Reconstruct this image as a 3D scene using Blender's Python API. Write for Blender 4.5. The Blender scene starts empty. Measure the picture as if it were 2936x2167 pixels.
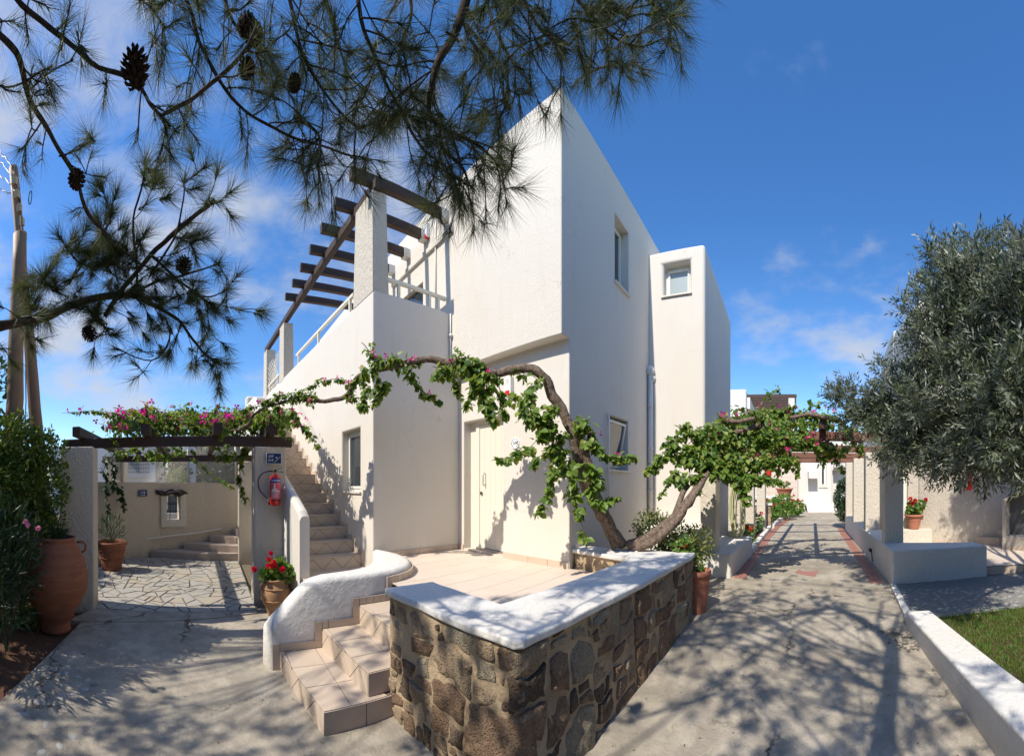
import bpy, bmesh, math, random
import numpy as np
from mathutils import Vector, Matrix, noise
R = random.Random(7)
NR = np.random.RandomState(11)
S = bpy.context.scene
COL = S.collection
PI = math.pi
EYE = 1.65
# ------------------------------------------------------------------ camera, sky, sun, exposure
# X runs along the garden path, Y along the staircase; the picture is a 160 degree cylindrical panorama
AZC = 0.7438
cd = bpy.data.cameras.new('camera'); cam = bpy.data.objects.new('camera', cd); COL.objects.link(cam)
cam.location = (0, 0, EYE); cam.rotation_euler = (PI/2, 0, AZC-PI/2)
cd.type = 'PANO'; cd.panorama_type = 'CENTRAL_CYLINDRICAL'
cd.central_cylindrical_range_u_min = -1.398; cd.central_cylindrical_range_u_max = 1.398
cd.central_cylindrical_range_v_min = -0.740; cd.central_cylindrical_range_v_max = 1.3238
cd.central_cylindrical_radius = 1.0
cd.clip_start = .02; cd.clip_end = 2000
S.camera = cam
SUNV = Vector((1, -.05, -1.11)).normalized()          # the way the light travels
sl = bpy.data.lights.new('sun', 'SUN'); sun = bpy.data.objects.new('sun', sl); COL.objects.link(sun)
sl.energy = 4.9; sl.angle = math.radians(.53); sl.color = (1, .93, .815)
sun.rotation_euler = SUNV.to_track_quat('-Z', 'Y').to_euler(); sun.location = (-6, 2, 12)
W = bpy.data.worlds.new('World'); S.world = W; W.use_nodes = True
nt = W.node_tree; nt.nodes.clear()
def wn(t, **k):
    n = nt.nodes.new(t)
    for a, b in k.items(): setattr(n, a, b)
    return n
sky = wn('ShaderNodeTexSky', sky_type='NISHITA', sun_disc=False)
sky.sun_elevation = math.asin(-SUNV.z)
sky.sun_rotation = math.atan2(-SUNV.x, -SUNV.y)
sky.altitude = 0; sky.air_density = 1.0; sky.dust_density = .2; sky.ozone_density = 2.6
tc = wn('ShaderNodeTexCoord'); mp = wn('ShaderNodeMapping'); mp.inputs['Scale'].default_value = (1.6, 1.6, 3.6); mp.inputs['Location'].default_value = (.35, .2, .1)
nz = wn('ShaderNodeTexNoise'); nz.inputs['Scale'].default_value = 1.9; nz.inputs['Detail'].default_value = 7; nz.inputs['Roughness'].default_value = .56
nt.links.new(tc.outputs['Generated'], mp.inputs[0]); nt.links.new(mp.outputs[0], nz.inputs['Vector'])
dot = wn('ShaderNodeVectorMath', operation='DOT_PRODUCT'); dot.inputs[1].default_value = (-.265, .656, .707)
nt.links.new(tc.outputs['Generated'], dot.inputs[0])
mr = wn('ShaderNodeMapRange', clamp=True); mr.inputs[1].default_value = .55; mr.inputs[2].default_value = 1.0; mr.inputs[3].default_value = 0; mr.inputs[4].default_value = .27
nt.links.new(dot.outputs['Value'], mr.inputs[0])
dot2 = wn('ShaderNodeVectorMath', operation='DOT_PRODUCT'); dot2.inputs[1].default_value = (.895, -.21, .39); nt.links.new(tc.outputs['Generated'], dot2.inputs[0])
mr2 = wn('ShaderNodeMapRange', clamp=True); mr2.inputs[1].default_value = .93; mr2.inputs[2].default_value = 1.0; mr2.inputs[3].default_value = 0; mr2.inputs[4].default_value = .20; nt.links.new(dot2.outputs['Value'], mr2.inputs[0])
ad0 = wn('ShaderNodeMath', operation='ADD'); nt.links.new(mr2.outputs[0], ad0.inputs[0]); nt.links.new(mr.outputs[0], ad0.inputs[1])
ad = wn('ShaderNodeMath', operation='ADD'); nt.links.new(nz.outputs['Fac'], ad.inputs[0]); nt.links.new(ad0.outputs[0], ad.inputs[1])
cr = wn('ShaderNodeMapRange', clamp=True, interpolation_type='SMOOTHSTEP'); cr.inputs[1].default_value = .62; cr.inputs[2].default_value = .90; cr.inputs[3].default_value = 0; cr.inputs[4].default_value = .85
nt.links.new(ad.outputs[0], cr.inputs[0])
hs = wn('ShaderNodeHueSaturation'); hs.inputs['Saturation'].default_value = 1.27; hs.inputs['Value'].default_value = 2.0; hs.inputs['Hue'].default_value = .505
nt.links.new(sky.outputs[0], hs.inputs['Color'])
mx = wn('ShaderNodeMixRGB'); nt.links.new(cr.outputs[0], mx.inputs[0]); nt.links.new(hs.outputs[0], mx.inputs[1]); mx.inputs[2].default_value = (5.6, 5.9, 6.4, 1)
bg = wn('ShaderNodeBackground'); bg.inputs['Strength'].default_value = .10
nt.links.new(mx.outputs[0], bg.inputs[0]); wo = wn('ShaderNodeOutputWorld'); nt.links.new(bg.outputs[0], wo.inputs[0])
S.view_settings.view_transform = 'Standard'; S.view_settings.look = 'None'; S.view_settings.exposure = .2; S.view_settings.gamma = 1
S.view_settings.use_curve_mapping = False
# ------------------------------------------------------------------ survey helper: a bearing, a height angle and a distance give a point
def at(x, y, d):
    t = (1714.3-x)/800.4
    return Vector((d*math.cos(t), d*math.sin(t), EYE+(1059.5-y)*d/800.4))
def gz(x):
    return -.12+.22*min(1, max(0, (x-1.2)/3.0))
# ------------------------------------------------------------------ materials
MATS = {}
class N:
    def __init__(s, name):
        s.m = bpy.data.materials.new(name); s.m.use_nodes = True; s.t = s.m.node_tree
        s.b = s.t.nodes['Principled BSDF']; MATS[name] = s.m
        s.pos = s.t.nodes.new('ShaderNodeNewGeometry')
    def n(s, ty, **k):
        o = s.t.nodes.new(ty)
        for a, b in k.items(): setattr(o, a, b)
        return o
    def L(s, a, b): s.t.links.new(a, b)
    def noise(s, scale, detail=4, rough=.55, stretch=None, dist=0):
        o = s.n('ShaderNodeTexNoise'); o.inputs['Scale'].default_value = scale; o.inputs['Detail'].default_value = detail
        o.inputs['Roughness'].default_value = rough; o.inputs['Distortion'].default_value = dist
        v = s.pos.outputs['Position']
        if stretch:
            m = s.n('ShaderNodeMapping'); m.inputs['Scale'].default_value = stretch; s.L(v, m.inputs[0]); v = m.outputs[0]
        s.L(v, o.inputs['Vector']); return o.outputs['Fac']
    def ramp(s, fac, stops):
        r = s.n('ShaderNodeValToRGB'); e = r.color_ramp.elements
        while len(e) < len(stops): e.new(.5)
        for q, (p, c) in zip(e, stops): q.position = p; q.color = (*c, 1) if len(c) == 3 else c
        s.L(fac, r.inputs[0]); return r.outputs[0]
    def mix(s, fac, a, b, mode='MIX'):
        r = s.n('ShaderNodeMixRGB', blend_type=mode)
        for i, q in ((0, fac), (1, a), (2, b)):
            if isinstance(q, (int, float)): r.inputs[i].default_value = q
            elif isinstance(q, tuple): r.inputs[i].default_value = (*q, 1)
            else: s.L(q, r.inputs[i])
        return r.outputs[0]
    def math(s, op, a, b=None, c=None):
        r = s.n('ShaderNodeMath', operation=op)
        for i, q in enumerate((a, b, c)):
            if q is None: continue
            if isinstance(q, (int, float)): r.inputs[i].default_value = q
            else: s.L(q, r.inputs[i])
        return r.outputs[0]
    def col(s, c):
        if isinstance(c, tuple): s.b.inputs['Base Color'].default_value = (*c, 1)
        else: s.L(c, s.b.inputs['Base Color'])
        return s
    def rough(s, r, spec=.3):
        s.b.inputs['Roughness'].default_value = r; s.b.inputs['Specular IOR Level'].default_value = spec; return s
    def bump(s, h, strength, dist, bevel=0):
        o = s.n('ShaderNodeBump'); o.inputs['Strength'].default_value = strength; o.inputs['Distance'].default_value = dist
        if isinstance(h, (int, float)): pass
        else: s.L(h, o.inputs['Height'])
        if bevel:
            b = s.n('ShaderNodeBevel', samples=3); b.inputs['Radius'].default_value = bevel; s.L(b.outputs[0], o.inputs['Normal'])
        s.L(o.outputs[0], s.b.inputs['Normal']); return s
    def rand(s):
        return s.n('ShaderNodeObjectInfo').outputs['Random']
    def island(s): return s.pos.outputs['Random Per Island']
def plaster(name, c, mode):
    n = N(name)
    big = n.noise(.9, 5, .6); mid = n.noise(7, 5, .6)
    st = n.noise(2.2, 5, .65, (3, 3, .35))
    base = n.mix(n.math('MULTIPLY', big, .5), c, tuple(v*.86 for v in c))
    base = n.mix(n.ramp(st, [(.52, (0, 0, 0)), (.75, (.22, .22, .22))]), base, tuple(v*.80 for v in (c[0], c[1]*.97, c[2]*.90)))
    base = n.mix(n.ramp(mid, [(.6, (0, 0, 0)), (.8, (.25, .25, .25))]), base, tuple(v*.82 for v in c))
    # splash dirt near the ground, where rain throws soil against the wall
    sx = n.n('ShaderNodeSeparateXYZ'); n.L(n.pos.outputs['Position'], sx.inputs[0])
    lo = n.math('ADD', sx.outputs['Z'], n.math('MULTIPLY', mid, .35))
    dirt = n.ramp(lo, [(.06, (.55, .55, .55)), (.34, (0, 0, 0))])
    base = n.mix(dirt, base, (.40, .34, .27))
    if mode == 'house': base = n.mix(n.ramp(n.math('ADD', sx.outputs['Z'], n.math('MULTIPLY', n.noise(6, 5, .7), .5)), [(.80, (.42, .42, .42)), (1.0, (0, 0, 0))]), base, (.47, .41, .33))
    vo = n.n('ShaderNodeTexVoronoi', feature='DISTANCE_TO_EDGE'); vo.inputs['Scale'].default_value = .9
    wv = n.n('ShaderNodeTexNoise'); wv.inputs['Scale'].default_value = 2.4; wv.inputs['Detail'].default_value = 6; n.L(n.pos.outputs['Position'], wv.inputs['Vector'])
    wa = n.n('ShaderNodeVectorMath', operation='MULTIPLY_ADD'); wa.inputs[1].default_value = (.7, .7, .7); n.L(wv.outputs['Color'], wa.inputs[0]); n.L(n.pos.outputs['Position'], wa.inputs[2]); n.L(wa.outputs[0], vo.inputs['Vector'])
    ck = n.math('MULTIPLY', n.ramp(vo.outputs['Distance'], [(0, (1, 1, 1)), (.0035, (0, 0, 0))]), n.ramp(n.noise(1.1, 2), [(.50, (0, 0, 0)), (.60, (.45, .45, .45))]))
    base = n.mix(ck, base, tuple(v*.45 for v in c))
    patch = n.ramp(n.noise(.55, 3, .5, (1, 1, .6), .4), [(.56, (0, 0, 0)), (.575, (.30, .30, .30))]); base = n.mix(patch, base, (c[0]*.95, c[1]*.91, c[2]*.84))
    if mode == 'lump': base = n.mix(n.ramp(n.noise(30, 5, .75), [(.58, (0, 0, 0)), (.68, (.55, .55, .55))]), base, (.38, .35, .31))
    n.col(base).rough(.9, .15)
    if mode == 'smooth':
        h = n.math('ADD', n.math('MULTIPLY', n.noise(38, 4, .6), .5), n.math('MULTIPLY', n.noise(5, 3), .8)); n.bump(h, .35, .012, .015)
    elif mode == 'house':
        rough = n.math('ADD', n.math('MULTIPLY', n.ramp(n.noise(42, 6, .72), [(.45, (0, 0, 0)), (.62, (1, 1, 1))]), 1.2), n.noise(14, 4))
        fine = n.math('ADD', n.math('MULTIPLY', n.noise(40, 4, .6), .35), n.math('MULTIPLY', n.noise(3.4, 3), .9))
        nx = n.n('ShaderNodeSeparateXYZ'); n.L(n.pos.outputs['True Normal'], nx.inputs[0])
        p = n.math('MULTIPLY', n.math('LESS_THAN', nx.outputs['X'], -.8), n.math('GREATER_THAN', sx.outputs['Z'], 3.47))
        p = n.math('MULTIPLY', p, n.math('MULTIPLY', n.math('LESS_THAN', sx.outputs['Y'], 4.62), n.math('LESS_THAN', sx.outputs['X'], 3.7)))
        h = n.math('ADD', fine, n.math('MULTIPLY', rough, n.math('MULTIPLY', p, .9)))
        n.bump(h, .28, .010, .02)
    elif mode == 'coarse':
        h = n.math('ADD', n.ramp(n.noise(26, 5, .62, (1, 1, .55), .6), [(.38, (0, 0, 0)), (.62, (1, 1, 1))]), n.math('MULTIPLY', n.noise(70, 3), .4)); n.bump(h, .6, .016, .012)
    else:
        h = n.math('ADD', n.ramp(n.noise(15, 5, .6), [(.35, (0, 0, 0)), (.65, (1, 1, 1))]), n.math('MULTIPLY', n.noise(60, 3), .3)); n.bump(h, .32, .014, .012)
    return n.m
M_house = plaster('house_plaster', (.71, .66, .585), 'house')
M_white = plaster('white_plaster', (.70, .66, .595), 'smooth')
M_cream = plaster('cream_plaster', (.70, .635, .53), 'coarse')
M_pillar = plaster('pillar_plaster', (.62, .555, .46), 'coarse')
M_lump = plaster('lumpy_whitewash', (.72, .695, .65), 'lump')
M_back = plaster('buff_plaster', (.60, .52, .41), 'coarse')
M_far = plaster('far_plaster', (.69, .67, .64), 'smooth')
def simple(name, c, r=.5, spec=.4, metal=0, var=.0, sc=12, bump=0, bd=.003):
    n = N(name)
    if var:
        a = n.noise(sc, 5, .6); n.col(n.mix(a, tuple(v*(1-var) for v in c), tuple(min(1, v*(1+var)) for v in c)))
    else: n.col(c)
    n.rough(r, spec); n.b.inputs['Metallic'].default_value = metal
    if bump: n.bump(n.noise(sc*4, 4), bump, bd)
    return n.m
def wood(name, c1, c2, stretch):
    n = N(name); g = n.noise(9, 7, .7, stretch); k = n.noise(2, 3)
    n.col(n.mix(n.math('MULTIPLY', k, .6), n.mix(g, c1, c2), tuple(v*1.7 for v in c2))); n.rough(.62, .35)
    n.bump(g, .6, .004, .004); return n.m
M_beam = wood('dark_beam_wood_along_path', (.022, .014, .011), (.060, .036, .026), (.6, 7, 7))
M_beamY = wood('dark_beam_wood_along_stair', (.022, .014, .011), (.060, .036, .026), (7, .6, 7))
M_beamR = wood('red_brown_beam_wood', (.085, .037, .026), (.19, .09, .06), (7, .7, 7))
M_log = wood('charred_log', (.012, .010, .009), (.05, .038, .03), (2, 9, 9))
M_pole = wood('weathered_pole_wood', (.075, .04, .022), (.26, .155, .085), (7, 7, .5))
def tile(name, c):
    n = N(name); a = n.noise(3, 4); b = n.noise(60, 3)
    r = n.rand(); base = n.mix(a, tuple(v*.9 for v in c), tuple(v*1.06 for v in c))
    base = n.mix(n.math('MULTIPLY', r, .35), base, tuple(v*.84 for v in c))
    base = n.mix(n.ramp(n.noise(5, 6, .7), [(.55, (0, 0, 0)), (.8, (.4, .4, .4))]), base, tuple(v*.68 for v in c))
    n.col(base).rough(.55, .35).bump(b, .15, .002); return n.m
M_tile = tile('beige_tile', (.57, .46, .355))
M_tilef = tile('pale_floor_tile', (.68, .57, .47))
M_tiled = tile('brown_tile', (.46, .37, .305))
M_grout = simple('grout', (.16, .12, .095), .9, .1)
M_groutl = simple('light_grout', (.30, .245, .20), .9, .1)
M_brick = tile('red_brick', (.36, .165, .125))
def concrete():
    n = N('worn_concrete'); a = n.noise(.7, 6, .62); b = n.noise(4.5, 7, .68); c = n.noise(55, 5, .7); sp = n.noise(120, 2)
    base = n.ramp(a, [(.3, (.34, .295, .23)), (.5, (.44, .385, .305)), (.7, (.52, .46, .37))])
    base = n.mix(n.ramp(b, [(.42, (.55, .55, .55)), (.60, (0, 0, 0))]), base, (.22, .195, .16))
    base = n.mix(n.ramp(n.noise(1.4, 5, .6, (1, 1.3, 1)), [(.55, (0, 0, 0)), (.72, (.7, .7, .7))]), base, (.50, .445, .37))
    base = n.mix(n.ramp(c, [(.62, (0, 0, 0)), (.72, (.6, .6, .6))]), base, (.13, .12, .11))
    base = n.mix(n.ramp(sp, [(.70, (0, 0, 0)), (.76, (.5, .5, .5))]), base, (.60, .57, .52))
    v = n.n('ShaderNodeTexVoronoi', feature='DISTANCE_TO_EDGE'); v.inputs['Scale'].default_value = .55
    mpp = n.n('ShaderNodeMapping'); add = n.n('ShaderNodeVectorMath', operation='ADD')
    nn = n.n('ShaderNodeTexNoise'); nn.inputs['Scale'].default_value = 3.2; nn.inputs['Detail'].default_value = 8; nn.inputs['Roughness'].default_value = .7
    n.L(n.pos.outputs['Position'], nn.inputs['Vector']); sc = n.n('ShaderNodeVectorMath', operation='SCALE'); sc.inputs['Scale'].default_value = .55
    n.L(nn.outputs['Color'], sc.inputs[0]); n.L(n.pos.outputs['Position'], add.inputs[0]); n.L(sc.outputs[0], add.inputs[1]); n.L(add.outputs[0], v.inputs['Vector'])
    crack = n.ramp(v.outputs['Distance'], [(.0, (1, 1, 1)), (.0065, (0, 0, 0))])
    crack = n.math('MULTIPLY', crack, n.ramp(n.noise(.8, 2), [(.48, (0, 0, 0)), (.56, (1, 1, 1))]))
    base = n.mix(n.math('MULTIPLY', crack, .75), base, (.08, .07, .06))
    n.col(base).rough(.92, .15)
    h = n.math('SUBTRACT', n.math('ADD', n.math('ADD', b, n.math('MULTIPLY', c, .45)), n.math('MULTIPLY', sp, .2)), n.math('MULTIPLY', crack, .7))
    n.bump(h, .9, .022); return n.m
M_conc = concrete()
def soil():
    n = N('red_soil'); a = n.noise(3, 6, .65); b = n.noise(50, 5, .7)
    n.col(n.mix(a, (.10, .052, .034), (.20, .115, .075))).rough(.95, .1).bump(n.math('ADD', a, b), .9, .03); return n.m
M_soil = soil()
def earth():
    n = N('dry_earth'); a = n.noise(.3, 6, .65); b = n.noise(20, 5, .7)
    n.col(n.mix(a, (.12, .10, .07), (.20, .165, .12))).rough(.95, .1).bump(b, .6, .03); return n.m
M_earth = earth()
def stone(name, c1, c2, c3, sc=1.0):
    n = N(name); a = n.noise(9*sc, 6, .65); b = n.noise(46*sc, 6, .75); c = n.noise(3, 3)
    base = n.mix(n.ramp(a, [(.35, (0, 0, 0)), (.65, (1, 1, 1))]), c1, c2)
    base = n.mix(n.ramp(b, [(.52, (0, 0, 0)), (.66, (.85, .85, .85))]), base, c3)
    base = n.mix(n.math('MULTIPLY', n.rand(), .45), base, tuple(v*.55 for v in c1))
    n.col(base).rough(.93, .12)
    pit = n.n('ShaderNodeTexVoronoi'); pit.inputs['Scale'].default_value = 62*sc; n.L(n.pos.outputs['Position'], pit.inputs['Vector'])
    h = n.math('ADD', n.math('ADD', n.math('MULTIPLY', a, 1.3), b), n.math('MULTIPLY', n.ramp(pit.outputs['Distance'], [(.1, (0, 0, 0)), (.45, (1, 1, 1))]), .5))
    n.bump(h, .95, .022); return n.m
STONES = [stone('brown_field_stone', (.24, .155, .10), (.37, .26, .175), (.09, .062, .042)),
          stone('dark_field_stone', (.15, .11, .078), (.26, .195, .14), (.055, .042, .032)),
          stone('grey_lichen_stone', (.38, .32, .225), (.50, .43, .31), (.17, .14, .10)),
          stone('tan_field_stone', (.37, .27, .175), (.46, .36, .25), (.15, .105, .07)),
          stone('blue_grey_slate', (.20, .185, .155), (.34, .31, .265), (.10, .095, .08), .5)]
def mortar():
    n = N('ochre_mortar'); a = n.noise(5, 5, .6); b = n.noise(40, 4)
    n.col(n.mix(n.ramp(n.noise(3, 4), [(.4, (0, 0, 0)), (.7, (.8, .8, .8))]), n.mix(a, (.42, .31, .195), (.53, .41, .27)), (.20, .15, .10))).rough(.95, .1).bump(n.math('ADD', a, n.math('MULTIPLY', b, .5)), .8, .02); return n.m
M_mortar = mortar()
def flag():
    n = N('pale_flagstone'); a = n.noise(5, 6, .65); r = n.rand()
    base = n.mix(a, (.30, .275, .24), (.44, .415, .365))
    base = n.mix(n.math('MULTIPLY', n.ramp(r, [(.5, (0, 0, 0)), (1, (1, 1, 1))]), .75), base, (.40, .33, .24))
    base = n.mix(n.ramp(n.noise(14, 5, .7), [(.56, (0, 0, 0)), (.75, (.6, .6, .6))]), base, (.27, .25, .22))
    n.col(base).rough(.6, .35).bump(a, .4, .006); return n.m
M_flag = flag()
M_joint = simple('dark_joint_mortar', (.13, .12, .105), .95, .1, var=.3, bump=.4)
M_pebble = tile('river_pebble', (.40, .385, .35))
M_pebd = tile('dark_river_pebble', (.20, .19, .175))
def terra(name, c, stain):
    n = N(name); a = n.noise(3, 5, .6, (1, 1, 9)); b = n.noise(7, 5, .65); g = n.noise(60, 3)
    base = n.mix(n.ramp(a, [(.3, (0, 0, 0)), (.7, (1, 1, 1))]), tuple(v*.76 for v in c), tuple(min(1, v*1.05) for v in c))
    wh = n.ramp(n.noise(5, 6, .75), [(.60, (0, 0, 0)), (.72, (.35, .35, .35))]); base = n.mix(wh, base, (.45, .36, .28))
    base = n.mix(n.ramp(b, [(.50, (0, 0, 0)), (.74, (.6, .6, .6))]), base, stain)
    n.col(base).rough(.8, .2).bump(n.math('ADD', a, n.math('MULTIPLY', g, .25)), .35, .008); return n.m
M_terra = terra('terracotta', (.31, .125, .07), (.15, .065, .042))
M_terrao = terra('ochre_terracotta', (.47, .27, .145), (.29, .16, .09))
M_terran = terra('new_terracotta', (.50, .20, .12), (.40, .17, .11))
def leafm(name, c1, c2, c3, back=None, tr=.35, rough=.45, spec=.35):
    n = N(name); i = n.island()
    col = n.ramp(i, [(0, c1), (.5, c2), (1, c3)])
    if back: col = n.mix(n.pos.outputs['Backfacing'], col, back)
    n.col(col).rough(rough, spec)
    out = n.t.nodes['Material Output']; tl = n.n('ShaderNodeBsdfTranslucent'); m = n.n('ShaderNodeMixShader'); m.inputs[0].default_value = tr
    hsv = n.n('ShaderNodeHueSaturation'); hsv.inputs['Hue'].default_value = .475; hsv.inputs['Saturation'].default_value = 1.15; hsv.inputs['Value'].default_value = 1.7
    n.L(col, hsv.inputs['Color']); n.L(hsv.outputs[0], tl.inputs['Color'])
    n.L(n.b.outputs[0], m.inputs[1]); n.L(tl.outputs[0], m.inputs[2]); n.L(m.outputs[0], out.inputs['Surface']); return n.m
M_boug = leafm('bougainvillea_leaf', (.05, .11, .018), (.11, .20, .03), (.28, .33, .075))
M_jas = leafm('jasmine_leaf', (.04, .085, .018), (.09, .155, .03), (.21, .27, .06))
M_olv = leafm('olive_leaf', (.038, .060, .026), (.075, .105, .045), (.18, .21, .11), (.19, .215, .16), .22, .42, .45)
M_oln = leafm('oleander_leaf', (.022, .042, .018), (.035, .065, .025), (.055, .09, .04), None, .2)
M_shr = leafm('variegated_leaf', (.05, .09, .02), (.11, .15, .035), (.30, .30, .11))
M_ger = leafm('geranium_leaf', (.06, .14, .025), (.11, .22, .04), (.20, .30, .07))
M_drk = leafm('dark_shrub_leaf', (.02, .05, .018), (.03, .07, .025), (.05, .10, .035), None, .2)
M_pin = leafm('pine_needle', (.035, .06, .024), (.065, .10, .038), (.15, .135, .055), None, .3, .5, .3)
M_grs = leafm('grass_blade', (.06, .14, .022), (.10, .21, .035), (.19, .26, .06))
M_fg = leafm('far_foliage', (.03, .055, .022), (.05, .085, .03), (.09, .13, .05), None, .2)
M_mag = leafm('magenta_bract', (.50, .012, .13), (.66, .03, .22), (.72, .07, .30), None, .4)
M_red = leafm('red_petal', (.42, .008, .012), (.62, .015, .02), (.70, .04, .03), None, .3)
M_pink = leafm('pink_petal', (.55, .20, .30), (.66, .28, .38), (.72, .40, .48), None, .3)
def barkm(name, a, b, sc, st=None):
    n = N(name); x = n.noise(sc, 7, .7, st); y = n.noise(sc*3, 4)
    n.col(n.mix(n.ramp(x, [(.35, (0, 0, 0)), (.65, (1, 1, 1))]), a, b)).rough(.9, .15).bump(n.math('ADD', x, n.math('MULTIPLY', y, .4)), .9, .02); return n.m
M_vbark = barkm('vine_bark', (.085, .058, .042), (.27, .205, .155), 26)
M_pbark = barkm('pine_bark', (.035, .026, .02), (.12, .09, .07), 30)
M_obark = barkm('olive_bark', (.08, .065, .05), (.22, .19, .155), 20)
M_cone = barkm('pine_cone_scale', (.018, .012, .009), (.06, .04, .028), 40)
M_door = simple('cream_door_paint', (.74, .69, .58), .45, .4, var=.04)
M_frame = simple('cream_window_paint', (.78, .76, .68), .4, .4)
M_sill = simple('pale_marble_sill', (.70, .64, .55), .5, .4, var=.08)
M_metal = simple('brushed_steel', (.55, .55, .55), .3, .5, 1)
M_galv = simple('galvanised_wire', (.40, .37, .33), .5, .5, .6)
M_black = simple('black_rubber', (.012, .012, .013), .35, .5)
M_redp = simple('extinguisher_red', (.62, .022, .015), .22, .6)
M_yel = simple('yellow_tag', (.75, .55, .04), .5)
M_blue = simple('navy_enamel', (.012, .035, .14), .3, .5)
M_lett = simple('white_lettering', (.8, .8, .78), .5)
M_lab = simple('red_print_label', (.66, .10, .12), .4, .4)
M_ppipe = simple('painted_pipe', (.72, .68, .61), .5, .3, var=.06)
M_hose = simple('faded_yellow_hose', (.52, .52, .30), .5, .4, var=.12)
M_plast = simple('white_plastic', (.78, .77, .73), .4, .4)
M_cur = simple('cream_curtain', (.52, .46, .34), .9, .1, var=.15, sc=20)
M_dark = simple('dark_interior', (.02, .02, .02), .9, .1)
M_iron = simple('dark_iron', (.035, .035, .038), .5, .4, .3)
M_rail = simple('cream_rail_paint', (.78, .72, .58), .45, .3, var=.05)
M_cable = simple('black_cable', (.01, .01, .011), .5)
M_blueg = simple('plate_blue_glaze', (.03, .09, .42), .2, .6)
M_cer = simple('white_ceramic', (.80, .80, .78), .15, .6)
def glass(name='window_glass', c=(.035, .045, .055)):
    n = N(name); n.col(c).rough(.04, .8); n.b.inputs['Coat Weight'].default_value = .5; return n.m
M_glass = glass()
M_frost = glass('frosted_pane', (.30, .36, .37)); MATS['frosted_pane'].node_tree.nodes['Principled BSDF'].inputs['Roughness'].default_value = .35
# ------------------------------------------------------------------ objects
ORG = {}
def org(o): return ORG.get(o.name, Vector((0, 0, 0))) if o else Vector((0, 0, 0))
def thing(name, label, cat, loc, group=None, kind=None):
    o = bpy.data.objects.new(name, None); COL.objects.link(o); o.empty_display_size = .2
    o.location = loc; ORG[o.name] = Vector(loc)
    if kind: o['kind'] = kind
    else:
        o['label'] = label; o['category'] = cat
        if group: o['group'] = group
    return o
def tag(o, label, cat, group=None):
    o['label'] = label; o['category'] = cat
    if group: o['group'] = group
    return o
def place(me, name, mat, parent=None, loc=None, rot=None, scale=None, label=None, kind=None):
    o = bpy.data.objects.new(name, me); COL.objects.link(o)
    if mat is not None and len(me.materials) == 0: me.materials.append(mat)
    if parent is not None:
        o.parent = parent
        if loc is not None: o.location = Vector(loc)-org(parent)
        ORG[o.name] = org(parent)
    elif loc is not None: o.location = loc; ORG[o.name] = Vector(loc)
    if rot is not None: o.rotation_euler = rot
    if scale is not None: o.scale = scale
    if label: o['label'] = label
    if kind: o['kind'] = kind
    return o
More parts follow.
